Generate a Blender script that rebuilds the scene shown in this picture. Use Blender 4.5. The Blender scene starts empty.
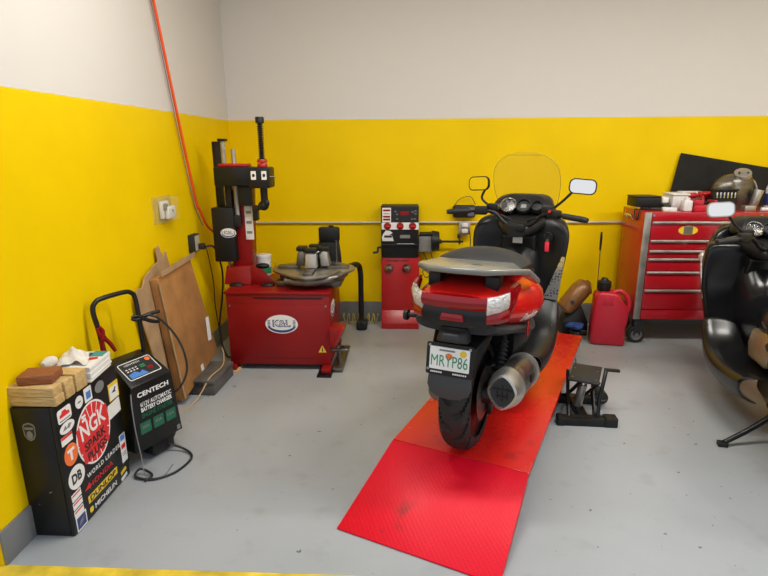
import bpy, bmesh, math, random
from mathutils import Vector, Matrix
from math import sin, cos, pi, radians as R
random.seed(7)
S = bpy.context.scene
C = S.collection
V = Vector

# ------------------------------------------------------------------ materials
MATS = {}
def mat(name, col, rough=.5, metal=0., nv=0., ns=8., bump=0., bs=60., coat=0., trans=0., alpha=1., emit=None, es=1., ior=1.5, spec=.5, rv=0.):
    if name in MATS: return MATS[name]
    m = bpy.data.materials.new(name); m.use_nodes = True
    nt = m.node_tree; b = nt.nodes['Principled BSDF']
    I = b.inputs
    I['Base Color'].default_value = (*col, 1); I['Roughness'].default_value = rough; I['Metallic'].default_value = metal
    I['Coat Weight'].default_value = coat; I['Coat Roughness'].default_value = .06
    I['Transmission Weight'].default_value = trans; I['Alpha'].default_value = alpha; I['IOR'].default_value = ior
    I['Specular IOR Level'].default_value = spec
    if emit: I['Emission Color'].default_value = (*emit, 1); I['Emission Strength'].default_value = es
    if nv or bump or rv:
        tc = nt.nodes.new('ShaderNodeTexCoord')
    if nv or rv:
        n = nt.nodes.new('ShaderNodeTexNoise'); n.inputs['Scale'].default_value = ns; n.inputs['Detail'].default_value = 5
        nt.links.new(tc.outputs['Object'], n.inputs['Vector'])
    if nv:
        r = nt.nodes.new('ShaderNodeValToRGB')
        r.color_ramp.elements[0].position = .3; r.color_ramp.elements[1].position = .7
        r.color_ramp.elements[0].color = (*[max(0, c*(1-nv)) for c in col], 1)
        r.color_ramp.elements[1].color = (*[min(1, c*(1+nv)) for c in col], 1)
        nt.links.new(n.outputs['Fac'], r.inputs['Fac']); nt.links.new(r.outputs['Color'], I['Base Color'])
    if rv:
        mr = nt.nodes.new('ShaderNodeMapRange'); mr.inputs['From Min'].default_value = .3; mr.inputs['From Max'].default_value = .7
        mr.inputs['To Min'].default_value = max(0, rough-rv); mr.inputs['To Max'].default_value = min(1, rough+rv)
        nt.links.new(n.outputs['Fac'], mr.inputs['Value']); nt.links.new(mr.outputs['Result'], I['Roughness'])
    if bump:
        n2 = nt.nodes.new('ShaderNodeTexNoise'); n2.inputs['Scale'].default_value = bs; n2.inputs['Detail'].default_value = 3
        bp = nt.nodes.new('ShaderNodeBump'); bp.inputs['Strength'].default_value = bump; bp.inputs['Distance'].default_value = .01
        nt.links.new(tc.outputs['Object'], n2.inputs['Vector']); nt.links.new(n2.outputs['Fac'], bp.inputs['Height']); nt.links.new(bp.outputs['Normal'], I['Normal'])
    MATS[name] = m
    return m

YEL = (.84, .575, .0)
WHT = (.66, .635, .605)
GRY = (.35, .365, .375)
def wall_mat():
    m = mat('two_tone_wall_paint', YEL, .5, spec=.12)
    nt = m.node_tree; b = nt.nodes['Principled BSDF']; L = nt.links
    g = nt.nodes.new('ShaderNodeNewGeometry'); sx = nt.nodes.new('ShaderNodeSeparateXYZ'); L.new(g.outputs['Position'], sx.inputs[0])
    nz = nt.nodes.new('ShaderNodeTexNoise'); nz.inputs['Scale'].default_value = 6; nz.inputs['Detail'].default_value = 4
    L.new(g.outputs['Position'], nz.inputs['Vector'])
    ma = nt.nodes.new('ShaderNodeMath'); ma.operation = 'MULTIPLY_ADD'; ma.inputs[1].default_value = .006; L.new(nz.outputs['Fac'], ma.inputs[0]); L.new(sx.outputs['Z'], ma.inputs[2])
    gt = nt.nodes.new('ShaderNodeMath'); gt.operation = 'GREATER_THAN'; gt.inputs[1].default_value = 1.847; L.new(ma.outputs[0], gt.inputs[0])
    nz2 = nt.nodes.new('ShaderNodeTexNoise'); nz2.inputs['Scale'].default_value = 2.2; nz2.inputs['Detail'].default_value = 6
    L.new(g.outputs['Position'], nz2.inputs['Vector'])
    yr = nt.nodes.new('ShaderNodeValToRGB'); yr.color_ramp.elements[0].position = .35; yr.color_ramp.elements[1].position = .7
    yr.color_ramp.elements[0].color = (YEL[0]*.95, YEL[1]*.95, YEL[2], 1); yr.color_ramp.elements[1].color = (YEL[0]*1.02, YEL[1]*1.03, YEL[2]*1.1, 1)
    L.new(nz2.outputs['Fac'], yr.inputs['Fac'])
    mx = nt.nodes.new('ShaderNodeMix'); mx.data_type = 'RGBA'; L.new(gt.outputs[0], mx.inputs['Factor'])
    L.new(yr.outputs['Color'], mx.inputs['A']); mx.inputs['B'].default_value = (*WHT, 1)
    L.new(mx.outputs['Result'], b.inputs['Base Color'])
    nb = nt.nodes.new('ShaderNodeTexNoise'); nb.inputs['Scale'].default_value = 90; L.new(g.outputs['Position'], nb.inputs['Vector'])
    bp = nt.nodes.new('ShaderNodeBump'); bp.inputs['Strength'].default_value = .12; bp.inputs['Distance'].default_value = .004
    L.new(nb.outputs['Fac'], bp.inputs['Height']); L.new(bp.outputs['Normal'], b.inputs['Normal'])
    return m
def floor_mat():
    m = mat('grey_painted_concrete', GRY, .34)
    nt = m.node_tree; b = nt.nodes['Principled BSDF']; L = nt.links
    g = nt.nodes.new('ShaderNodeNewGeometry')
    def noise(sc, d=5):
        n = nt.nodes.new('ShaderNodeTexNoise'); n.inputs['Scale'].default_value = sc; n.inputs['Detail'].default_value = d
        L.new(g.outputs['Position'], n.inputs['Vector']); return n
    n1, n2, n3 = noise(1.3), noise(7), noise(26, 2)
    r1 = nt.nodes.new('ShaderNodeValToRGB'); e = r1.color_ramp.elements
    e[0].position = .3; e[0].color = (GRY[0]*.9, GRY[1]*.9, GRY[2]*.88, 1); e[1].position = .72; e[1].color = (GRY[0]*1.07, GRY[1]*1.07, GRY[2]*1.08, 1)
    L.new(n1.outputs['Fac'], r1.inputs['Fac'])
    r2 = nt.nodes.new('ShaderNodeValToRGB'); e = r2.color_ramp.elements
    e[0].position = .28; e[0].color = (.90, .89, .87, 1); e[1].position = .42; e[1].color = (1, 1, 1, 1); L.new(n2.outputs['Fac'], r2.inputs['Fac'])
    r3 = nt.nodes.new('ShaderNodeValToRGB'); e = r3.color_ramp.elements
    e[0].position = .255; e[0].color = (.35, .33, .28, 1); e[1].position = .275; e[1].color = (1, 1, 1, 1); L.new(n3.outputs['Fac'], r3.inputs['Fac'])
    def mul(a, bb):
        x = nt.nodes.new('ShaderNodeMix'); x.data_type = 'RGBA'; x.blend_type = 'MULTIPLY'; x.inputs['Factor'].default_value = 1
        L.new(a, x.inputs['A']); L.new(bb, x.inputs['B']); return x.outputs['Result']
    L.new(mul(mul(r1.outputs['Color'], r2.outputs['Color']), r3.outputs['Color']), b.inputs['Base Color'])
    mr = nt.nodes.new('ShaderNodeMapRange'); mr.inputs['To Min'].default_value = .24; mr.inputs['To Max'].default_value = .5
    L.new(n2.outputs['Fac'], mr.inputs['Value']); L.new(mr.outputs['Result'], b.inputs['Roughness'])
    bp = nt.nodes.new('ShaderNodeBump'); bp.inputs['Strength'].default_value = .1; bp.inputs['Distance'].default_value = .006
    L.new(noise(40, 4).outputs['Fac'], bp.inputs['Height']); L.new(bp.outputs['Normal'], b.inputs['Normal'])
    return m
def plate_mat(name, r0, r1, sp, col=(.70, .003, .018)):
    m = mat(name, (.68, .004, .012), .4, spec=sp)
    nt = m.node_tree; b = nt.nodes['Principled BSDF']; L = nt.links
    tc = nt.nodes.new('ShaderNodeTexCoord'); sx = nt.nodes.new('ShaderNodeSeparateXYZ'); L.new(tc.outputs['Object'], sx.inputs[0])
    def math_(op, a, bb=None):
        n = nt.nodes.new('ShaderNodeMath'); n.operation = op
        for i, v in enumerate((a, bb)):
            if v is None: continue
            if isinstance(v, (int, float)): n.inputs[i].default_value = v
            else: L.new(v, n.inputs[i])
        return n.outputs[0]
    P = 2*pi/.034
    u = math_('MULTIPLY', math_('ADD', sx.outputs['X'], sx.outputs['Y']), P*.707)
    v = math_('MULTIPLY', math_('SUBTRACT', sx.outputs['X'], sx.outputs['Y']), P*.707)
    # raised lozenges, alternating direction
    a = math_('MULTIPLY', math_('POWER', math_('ABSOLUTE', math_('SINE', u)), 6), math_('ABSOLUTE', math_('COSINE', v)))
    c = math_('MULTIPLY', math_('POWER', math_('ABSOLUTE', math_('COSINE', v)), 1), math_('POWER', math_('ABSOLUTE', math_('SINE', math_('ADD', u, pi/2))), 2))
    hgt = math_('MINIMUM', math_('MULTIPLY', a, 1.6), 1.0)
    nz = nt.nodes.new('ShaderNodeTexNoise'); nz.inputs['Scale'].default_value = 5; nz.inputs['Detail'].default_value = 7; L.new(tc.outputs['Object'], nz.inputs['Vector'])
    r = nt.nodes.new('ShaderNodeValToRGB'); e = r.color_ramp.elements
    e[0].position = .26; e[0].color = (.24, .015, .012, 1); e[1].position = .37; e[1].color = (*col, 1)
    L.new(nz.outputs['Fac'], r.inputs['Fac']); L.new(r.outputs['Color'], b.inputs['Base Color'])
    mr = nt.nodes.new('ShaderNodeMapRange'); mr.inputs['To Min'].default_value = r0; mr.inputs['To Max'].default_value = r1
    L.new(nz.outputs['Fac'], mr.inputs['Value']); L.new(mr.outputs['Result'], b.inputs['Roughness'])
    bp = nt.nodes.new('ShaderNodeBump'); bp.inputs['Strength'].default_value = .35; bp.inputs['Distance'].default_value = .0010
    L.new(hgt, bp.inputs['Height']); L.new(bp.outputs['Normal'], b.inputs['Normal'])
    return m
def perf_mat():
    m = mat('silver_perforated', (.62, .61, .58), .3, .85)
    nt = m.node_tree; b = nt.nodes['Principled BSDF']; L = nt.links
    tc = nt.nodes.new('ShaderNodeTexCoord'); vo = nt.nodes.new('ShaderNodeTexVoronoi'); vo.inputs['Scale'].default_value = 55; vo.inputs['Randomness'].default_value = .35
    L.new(tc.outputs['Object'], vo.inputs['Vector'])
    r = nt.nodes.new('ShaderNodeValToRGB'); e = r.color_ramp.elements
    e[0].position = .26; e[0].color = (.03, .03, .03, 1); e[1].position = .32; e[1].color = (.66, .65, .62, 1)
    L.new(vo.outputs['Distance'], r.inputs['Fac']); L.new(r.outputs['Color'], b.inputs['Base Color'])
    return m
def wood_mat(name, c0, c1, sc=14):
    m = mat(name, c0, .65)
    nt = m.node_tree; b = nt.nodes['Principled BSDF']; L = nt.links
    tc = nt.nodes.new('ShaderNodeTexCoord'); mp = nt.nodes.new('ShaderNodeMapping'); mp.inputs['Scale'].default_value = (1.2, 9, 9); L.new(tc.outputs['Object'], mp.inputs['Vector'])
    nz = nt.nodes.new('ShaderNodeTexNoise'); nz.inputs['Scale'].default_value = sc; nz.inputs['Detail'].default_value = 6; nz.inputs['Distortion'].default_value = .6
    L.new(mp.outputs[0], nz.inputs['Vector'])
    r = nt.nodes.new('ShaderNodeValToRGB'); e = r.color_ramp.elements
    e[0].position = .3; e[0].color = (*c1, 1); e[1].position = .62; e[1].color = (*c0, 1)
    L.new(nz.outputs['Fac'], r.inputs['Fac']); L.new(r.outputs['Color'], b.inputs['Base Color'])
    return m

M_wall = wall_mat(); M_floor = floor_mat(); M_plate = plate_mat('red_tread_plate', .34, .55, .22); M_deck = plate_mat('reflection_tinted_tread_plate', .16, .36, .75, (.70, .015, .011)); M_perf = perf_mat()  # deck red is shifted to orange, painting in the yellow wall's reflection
M_wood = wood_mat('pine_wood', (.62, .43, .19), (.42, .25, .08)); M_brown = wood_mat('stained_wood', (.30, .10, .035), (.17, .05, .02))
M_base = mat('grey_baseboard_paint', (.165, .17, .175), .4, nv=.08, ns=5)
M_ceil = mat('ceiling_white', (.72, .70, .66), .8)
M_conc = mat('driveway_concrete', (.42, .40, .37), .85, nv=.15, ns=3, bump=.2)
M_blk = mat('black_plastic', (.009, .009, .0095), .42, spec=.35, bump=.06, bs=300)
M_blks = mat('black_steel_paint', (.008, .008, .0085), .34, spec=.35, nv=.3, ns=6, rv=.08)
M_blkg = mat('black_gloss_bodywork', (.008, .008, .0085), .24, spec=.4)
M_blkm = mat('black_matt_bodywork', (.009, .009, .0095), .36, spec=.35, bump=.04, bs=400)
M_gryp = mat('dark_grey_plastic', (.024, .025, .027), .5, spec=.35, bump=.06, bs=300)
M_rub = mat('tyre_rubber', (.019, .019, .019), .6, spec=.35, nv=.2, ns=20)
M_seat = mat('seat_vinyl', (.020, .0205, .021), .5, spec=.35, bump=.12, bs=350)
M_red = mat('red_bodywork', (.58, .008, .006), .2, coat=.2)
M_mred = mat('red_machine_paint', (.24, .005, .006), .36, nv=.12, spec=.35, ns=4, rv=.1, bump=.05, bs=40)
M_bred = mat('bright_red_enamel', (.40, .008, .010), .32, nv=.08, ns=4, rv=.06)
M_cred = mat('tool_chest_red', (.42, .008, .016), .24, nv=.06, ns=3, coat=.3)
M_lens = mat('red_lens', (.26, .002, .006), .12, coat=.1, spec=.5)
M_clear = mat('clear_lens', (.80, .78, .76), .10, metal=.55, nv=.25, ns=60, bump=.9, bs=120)
M_chr = mat('chrome', (.75, .75, .75), .12, 1.)
M_steel = mat('brushed_steel', (.36, .345, .32), .36, 1., nv=.12, ns=18, rv=.08)
M_dsteel = mat('worn_dark_steel', (.17, .155, .135), .38, .9, nv=.35, ns=12, rv=.12, bump=.15, bs=40)
M_alu = mat('dull_aluminium', (.46, .44, .40), .36, .8, nv=.15, ns=14, rv=.08)
M_rack = mat('grey_painted_rack', (.21, .208, .19), .22, .2, nv=.06, ns=10)
M_wpl = mat('white_plastic', (.72, .71, .69), .4, nv=.06, ns=20)
M_wht = mat('white_print', (.80, .79, .77), .45)
M_paper = mat('white_paper', (.78, .77, .73), .7, nv=.05, ns=30)
M_cloth = mat('white_cotton', (.66, .63, .58), .9, nv=.12, ns=25, bump=.4, bs=90)
M_card = mat('brown_cardboard', (.34, .155, .045), .7, nv=.25, ns=7, bump=.12, bs=60)
M_cardp = mat('pale_cardboard', (.38, .24, .12), .85, nv=.18, ns=9, bump=.2, bs=50)
M_prred = mat('red_print', (.70, .018, .022), .4)
M_prblk = mat('black_print', (.012, .012, .012), .4)
M_prblue = mat('blue_print', (.06, .20, .55), .4)
M_prnavy = mat('navy_print', (.03, .05, .20), .4)
M_pror = mat('orange_print', (.85, .17, .03), .4)
M_pryel = mat('yellow_print', (.80, .55, .03), .4)
M_prgrn = mat('green_print', (.02, .24, .10), .4)
M_prdg = mat('dark_green_print', (.012, .12, .06), .4)
M_prgry = mat('grey_print', (.20, .20, .20), .5)
M_teal = mat('teal_print', (.05, .28, .28), .4)
M_hose = mat('orange_hose', (.85, .09, .015), .35)
M_cord = mat('black_cord', (.012, .012, .012), .5)
M_tan = mat('tan_cord', (.50, .33, .16), .6)
M_ycord = mat('yellow_hose', (.50, .40, .05), .4)
M_can = mat('red_jug_plastic', (.50, .012, .030), .33, nv=.05, ns=8, bump=.04, bs=60)
M_grybox = mat('grey_moulded_plastic', (.17, .165, .155), .55, nv=.2, ns=12)
M_copper = mat('brown_painted_metal', (.22, .10, .03), .35, .2, nv=.35, ns=9)
M_bronze = mat('bronze_cover', (.36, .26, .15), .35, .55, nv=.12, ns=10)
M_conduit = mat('conduit_paint', (.55, .50, .38), .35, .2)
M_screen = mat('clear_windscreen', (.40, .34, .15), .05, alpha=.075, spec=.3); M_rim = mat('windscreen_edge', (.30, .24, .06), .2, alpha=.4)
M_clrbox = mat('clear_box_plastic', (.7, .62, .3), .1, alpha=.14)
M_mirror = mat('mirror_glass', (.92, .92, .92), .02, 1.)
M_diff = mat('lamp_diffuser', (.9, .9, .9), .5, emit=(1, .95, .87), es=4.0)
M_ylin = mat('yellow_line_paint', (.66, .46, .03), .6, nv=.35, ns=9)
M_dial = mat('dial_face', (.012, .0125, .014), .4)
M_mat = mat('charcoal_board', (.016, .0155, .014), .8, spec=.25, nv=.2, ns=14)
M_blstr = mat('blue_strap', (.02, .06, .24), .6)
M_wedge = mat('wood_wedge', (.55, .36, .16), .7)

# ------------------------------------------------------------------ mesh builder
class MB:
    def __init__(s, xf=None): s.bm = bmesh.new(); s.xf = xf
    def _add(s, b, M=None):
        if M is not None: b.transform(M)
        if s.xf is not None: b.transform(s.xf)
        me = bpy.data.meshes.new('t'); b.to_mesh(me); b.free(); s.bm.from_mesh(me); bpy.data.meshes.remove(me); return s
    def _bev(s, b, bev, seg, ang=30):
        if bev > 0:
            es = [e for e in b.edges if len(e.link_faces) == 2 and e.calc_face_angle(0) > R(ang)]
            bmesh.ops.bevel(b, geom=es, offset=bev, segments=seg, profile=.5, affect='EDGES', clamp_overlap=True)
    def box(s, c, d, bev=.004, seg=2, rot=None, M=None):
        b = bmesh.new(); bmesh.ops.create_cube(b, size=1); b.transform(Matrix.Diagonal((*d, 1)))
        s._bev(b, min(bev, min(d)*.45), seg)
        X = Matrix.Translation(c)
        if rot: X = X @ (Matrix.Rotation(rot[2], 4, 'Z') @ Matrix.Rotation(rot[1], 4, 'Y') @ Matrix.Rotation(rot[0], 4, 'X'))
        if M is not None: X = M @ X
        return s._add(b, X)
    def b2(s, x0, x1, y0, y1, z0, z1, bev=.004, seg=2):
        return s.box(((x0+x1)/2, (y0+y1)/2, (z0+z1)/2), (abs(x1-x0), abs(y1-y0), abs(z1-z0)), bev, seg)
    def cyl(s, p0, p1, r0, r1=None, n=24, bev=0., seg=2):
        p0, p1 = V(p0), V(p1); r1 = r0 if r1 is None else r1; d = p1-p0
        b = bmesh.new(); bmesh.ops.create_cone(b, cap_ends=True, segments=n, radius1=r0, radius2=r1, depth=d.length)
        if bev: s._bev(b, bev, seg, 50)
        return s._add(b, Matrix.Translation((p0+p1)/2) @ d.to_track_quat('Z', 'Y').to_matrix().to_4x4())
    def ell(s, c, r, rot=None, n=20, M=None):
        b = bmesh.new(); bmesh.ops.create_uvsphere(b, u_segments=n, v_segments=max(8, n*2//3), radius=1); b.transform(Matrix.Diagonal((*r, 1)))
        X = Matrix.Translation(c)
        if rot: X = X @ (Matrix.Rotation(rot[2], 4, 'Z') @ Matrix.Rotation(rot[1], 4, 'Y') @ Matrix.Rotation(rot[0], 4, 'X'))
        return s._add(b, X)
    def loft(s, rings, cap=True, M=None, closed=False):
        b = bmesh.new(); vr = [[b.verts.new(p) for p in r] for r in rings]; n = len(rings[0])
        prs = list(zip(vr, vr[1:])) + ([(vr[-1], vr[0])] if closed else [])
        for a, c in prs:
            for i in range(n):
                j = (i+1) % n
                try: b.faces.new((a[i], a[j], c[j], c[i]))
                except ValueError: pass
        if cap and not closed:
            for r in (vr[0], vr[-1]):
                try: b.faces.new(r)
                except ValueError: pass
        bmesh.ops.remove_doubles(b, verts=b.verts, dist=1e-6)
        bmesh.ops.recalc_face_normals(b, faces=b.faces)
        return s._add(b, M)
    def grid(s, rows, thick=0., M=None):
        b = bmesh.new(); vr = [[b.verts.new(p) for p in r] for r in rows]
        for a, c in zip(vr, vr[1:]):
            for i in range(len(a)-1): b.faces.new((a[i], a[i+1], c[i+1], c[i]))
        bmesh.ops.recalc_face_normals(b, faces=b.faces)
        if thick: bmesh.ops.solidify(b, geom=b.faces[:], thickness=thick)
        return s._add(b, M)
    def tube(s, pts, r, n=10, sub=6, closed=False):
        P = [V(p) for p in pts]; rr = r if isinstance(r, (list, tuple)) else [r]*len(P)
        out, ro = [], []; N = len(P)
        if sub > 1 and N > 2:
            for i in range(N if closed else N-1):
                p0 = P[i-1] if (i > 0 or closed) else P[0]*2-P[1]; p1 = P[i]; p2 = P[(i+1) % N]
                p3 = P[(i+2) % N] if (i+2 < N or closed) else P[-1]*2-P[-2]
                for k in range(sub):
                    t = k/sub
                    out.append(.5*((2*p1)+(p2-p0)*t+(2*p0-5*p1+4*p2-p3)*t*t+(3*p1-p0-3*p2+p3)*t**3)); ro.append(rr[i]*(1-t)+rr[(i+1) % N]*t)
            if not closed: out.append(P[-1]); ro.append(rr[-1])
        else: out, ro = P, list(rr)
        rings = []; up = None
        for i, p in enumerate(out):
            a = out[i-1] if (i > 0 or closed) else p; c = out[(i+1) % len(out)] if (i+1 < len(out) or closed) else p
            d = (c-a).normalized()
            if up is None: up = d.orthogonal().normalized()
            up = (up-d*up.dot(d)).normalized(); sd = d.cross(up)
            rings.append([p+(up*cos(2*pi*k/n)+sd*sin(2*pi*k/n))*ro[i] for k in range(n)])
        return s.loft(rings, True, closed=closed)
    def lathe(s, prof, M=None, n=32):
        # profile of (radius, height) around +Z
        b = bmesh.new(); rings = []
        for r, h in prof:
            rings.append([b.verts.new((r*cos(2*pi*k/n), r*sin(2*pi*k/n), h)) for k in range(n)])
        for a, c in zip(rings, rings[1:]):
            for i in range(n): b.faces.new((a[i], a[(i+1) % n], c[(i+1) % n], c[i]))
        for r_ in (rings[0], rings[-1]): b.faces.new(r_)
        bmesh.ops.remove_doubles(b, verts=b.verts, dist=1e-5); bmesh.ops.recalc_face_normals(b, faces=b.faces)
        return s._add(b, M)
    def poly(s, pts, M=None, t=.001, bev=0., seg=2):
        # polygon in XY extruded 0..t along Z
        b = bmesh.new(); f = b.faces.new([b.verts.new((x, y, 0)) for x, y in pts])
        r = bmesh.ops.extrude_face_region(b, geom=[f]); bmesh.ops.translate(b, verts=[v for v in r['geom'] if isinstance(v, bmesh.types.BMVert)], vec=(0, 0, t))
        bmesh.ops.recalc_face_normals(b, faces=b.faces)
        if bev: s._bev(b, bev, seg, 40)
        return s._add(b, M)
    def hull(s, pts, bev=0., seg=2, M=None):
        b = bmesh.new(); [b.verts.new(p) for p in pts]; bmesh.ops.convex_hull(b, input=b.verts)
        bmesh.ops.dissolve_limit(b, angle_limit=R(1), verts=b.verts, edges=b.edges); bmesh.ops.recalc_face_normals(b, faces=b.faces)
        s._bev(b, bev, seg, 12); return s._add(b, M)
    def build(s, name, m, parent=None, ang=38, label=None, sub=0):
        me = bpy.data.meshes.new(name); s.bm.to_mesh(me); s.bm.free()
        return link(name, me, m, parent, ang, label, sub)
def link(name, me, m, parent=None, ang=38, label=None, sub=0):
    me.materials.clear(); me.materials.append(m)
    me.polygons.foreach_set('use_smooth', [True]*len(me.polygons))
    try: me.set_sharp_from_angle(angle=R(ang))
    except Exception: pass
    o = bpy.data.objects.new(name, me); C.objects.link(o)
    if parent: o.parent = parent
    if label: o['label'] = label
    if sub:
        md = o.modifiers.new('smooth', 'SUBSURF'); md.levels = sub; md.render_levels = sub
    return o
def thing(name, label, cat, loc=(0, 0, 0), rz=0., group=None):
    o = bpy.data.objects.new(name, None); o.empty_display_size = .1; C.objects.link(o); o.location = loc; o.rotation_euler = (0, 0, rz)
    o['label'] = label; o['category'] = cat
    if group: o['group'] = group
    return o
def tag(o, label, cat, group=None):
    o['label'] = label; o['category'] = cat
    if group: o['group'] = group
    return o
def struct(o): o['kind'] = 'structure'; return o
def fr(o, x, y):
    x = V(x).normalized(); y = V(y); y = (y-x*y.dot(x)).normalized(); z = x.cross(y)
    return Matrix(((x.x, y.x, z.x, o[0]), (x.y, y.y, z.y, o[1]), (x.z, y.z, z.z, o[2]), (0, 0, 0, 1)))
def T(x, y, z=0): return Matrix.Translation((x, y, z))
def Rz(d): return Matrix.Rotation(R(d), 4, 'Z')
_dg = None
def text(s, w, h, M, m, parent, name='lettering', t=.0006, bold=0., shear=0., sp=1.):
    # letters fitted into a w x h box centred on M's origin, lying in M's XY plane
    cu = bpy.data.curves.new('f', 'FONT'); cu.body = s; cu.align_x = 'LEFT'; cu.extrude = 0; cu.offset = bold; cu.shear = shear; cu.space_character = sp; cu.resolution_u = 3
    o = bpy.data.objects.new('f', cu); C.objects.link(o)
    dg = bpy.context.evaluated_depsgraph_get(); me = bpy.data.meshes.new_from_object(o.evaluated_get(dg))
    bpy.data.objects.remove(o); bpy.data.curves.remove(cu)
    xs = [v.co.x for v in me.vertices]; ys = [v.co.y for v in me.vertices]
    x0, x1, y0, y1 = min(xs), max(xs), min(ys), max(ys)
    sx = w/(x1-x0); sy = h/(y1-y0)
    me.transform(M @ Matrix.Diagonal((sx, sy, 1, 1)) @ T(-(x0+x1)/2, -(y0+y1)/2, 0))
    b = bmesh.new(); b.from_mesh(me)
    n = (M.to_3x3() @ V((0, 0, 1))).normalized()
    r = bmesh.ops.extrude_face_region(b, geom=b.faces[:]); bmesh.ops.translate(b, verts=[v for v in r['geom'] if isinstance(v, bmesh.types.BMVert)], vec=n*t)
    bmesh.ops.recalc_face_normals(b, faces=b.faces)
    b.to_mesh(me); b.free(); me.name = name
    return link(name, me, m, parent)
def ellp(rx, ry, n=28): return [(rx*cos(2*pi*k/n), ry*sin(2*pi*k/n)) for k in range(n)]
def rrect(w, h, r, n=4):
    o = []
    for cx, cy, a in ((w/2-r, h/2-r, 0), (-w/2+r, h/2-r, 90), (-w/2+r, -h/2+r, 180), (w/2-r, -h/2+r, 270)):
        o += [(cx+r*cos(R(a+90*k/n)), cy+r*sin(R(a+90*k/n))) for k in range(n+1)]
    return o
def decal(pts, M, m, parent, name='sticker', t=.0008, label=None):
    mb = MB(); mb.poly(pts, M, t); return mb.build(name, m, parent, label=label)

# ------------------------------------------------------------------ setting
XL, YB, YF, XR, ZC = -1.6, 4.85, 1.55, 4.6, 3.35
def sbox(name, x0, x1, y0, y1, z0, z1, m, bev=0): return struct(MB().b2(x0, x1, y0, y1, z0, z1, bev).build(name, m))
sbox('floor', XL-.2, XR+.2, 1.705, YB+.2, -.12, 0, M_floor)
sbox('wall_left', XL-.16, XL, 1.70, YB+.16, 0, ZC, M_wall)
sbox('wall_back', XL, XR, YB, YB+.16, 0, ZC, M_wall)
sbox('wall_right', XR, XR+.16, 1.70, YB+.16, 0, ZC, M_wall)
sbox('wall_front', XL-.16, XR+.16, 1.54, 1.70, 2.72, ZC, M_wall)
sbox('ceiling', XL-.16, XR+.16, 1.54, YB+.16, ZC, ZC+.12, M_ceil)
sbox('baseboard_left', XL, XL+.012, 1.70, YB, 0, .152, M_base, .003)
sbox('baseboard_back', XL+.012, XR, YB-.012, YB, 0, .195, M_base, .003)
sbox('trim_1', XL-.2, XR+.2, 1.50, 1.705, -.12, .0015, M_ylin)
sbox('driveway', -14, 16, -16, 1.50, -.12, -.002, M_conc)
# conduit along the back wall, with its clips
c_ = MB().cyl((XL+.02, YB-.016, .945), (XR-.02, YB-.016, .955), .0115)
c_ = c_.build('trim_2', M_conduit); struct(c_)

# ------------------------------------------------------------------ sticker cabinet
t = thing('steel_cabinet', 'black steel cabinet covered in stickers standing against the left wall', 'cabinet', (-1.514, 2.102, 0))
cx0, cx1, cy0, cy1, ch = -.084, .098, -.23, .23, .60      # local
mb = MB(); mb.b2(cx0, cx1-.018, cy0, cy1, 0, ch, .005)
mb.build('body', M_blks, t)
mb = MB(); mb.b2(cx1-.017, cx1, cy0-.002, cy1+.002, .001, ch+.002, .005); door = mb.build('door', M_blks, t)
FS = lambda u, v, k=0: fr((cx1+.0004+k*.0006, cy0+u, v), (0, 1, 0), (0, 0, 1))
def stk(u, v, pts, m, label, k=0, rot=0):
    return decal(pts, FS(u, v, k) @ Rz(rot), m, t, label=label)
RT = 6
s_ = stk(.228, .372, ellp(.128, .146, 40), M_wht, 'large round red and white sticker')
MB().poly(ellp(.119, .137, 40), FS(.228, .372, 1.2), .0006).build('red_disc', M_prred, s_)
mb = MB()
for k in range(18):
    a = 2*pi*k/18+.1
    mb.poly([(.052*cos(a-.02), .060*sin(a-.02)), (.118*cos(a-.022), .136*sin(a-.022)), (.118*cos(a+.022), .136*sin(a+.022)), (.052*cos(a+.02), .060*sin(a+.02))], FS(.228, .372, 2), .0005)
mb.build('ray', M_wht, s_)
MB().poly(rrect(.235, .085, .004), FS(.228, .405, 2.6) @ Rz(5), .0005).build('band', M_prred, s_)
text('NGK', .19, .08, FS(.228, .415, 3.6) @ Rz(4), M_wht, s_, bold=.02)
MB().poly(rrect(.03, .012, .002), FS(.17, .475, 3) @ Rz(5), .0006).poly(rrect(.03, .012, .002), FS(.17, .458, 3) @ Rz(5), .0006).build('mark', M_wht, s_)
MB().poly(rrect(.200, .098, .01), FS(.228, .315, 3) @ Rz(4), .0005).build('band', M_prred, s_)
text('SPARK', .165, .042, FS(.228, .338, 4) @ Rz(4), M_prblk, s_, bold=.03); text('PLUGS', .150, .042, FS(.233, .285, 4) @ Rz(4), M_prblk, s_, bold=.03)
s_ = stk(.058, .547, rrect(.088, .06, .012), M_wht, 'white sticker with a red car shape')
MB().poly([(-.032, -.01), (.032, -.01), (.03, .004), (.016, .006), (.008, .017), (-.012, .017), (-.02, .006), (-.031, .003)], FS(.058, .55, 1.2), .0006).build('mark', M_prred, s_)
MB().poly(rrect(.07, .005, .002), FS(.058, .526, 1.2), .0006).build('mark', M_prgry, s_)
s_ = stk(.160, .550, ellp(.027, .028), M_wht, 'small white round sticker'); MB().poly(ellp(.012, .004), FS(.160, .55, 1.2), .0005).build('mark', M_prgry, s_)
s_ = stk(.226, .556, rrect(.055, .066, .003), M_wht, 'white sticker with a blue square'); MB().poly(rrect(.034, .034, .002), FS(.228, .552, 1.2), .0005).build('blue_square', M_prblue, s_)
stk(.315, .550, ellp(.036, .027, 14), M_prgry, 'worn grey sticker')
s_ = stk(.418, .482, rrect(.084, .086, .003), M_pryel, 'yellow edged warning sticker'); MB().poly(rrect(.070, .064, .002), FS(.418, .475, 1.2), .0005).build('panel', M_wht, s_)
MB().poly([(-.02, -.006), (.0, .004), (.012, .016), (.02, .012), (.01, -.002), (.018, -.012), (.004, -.008)], FS(.418, .482, 2.2), .0005).build('mark', M_prblk, s_)
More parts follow.
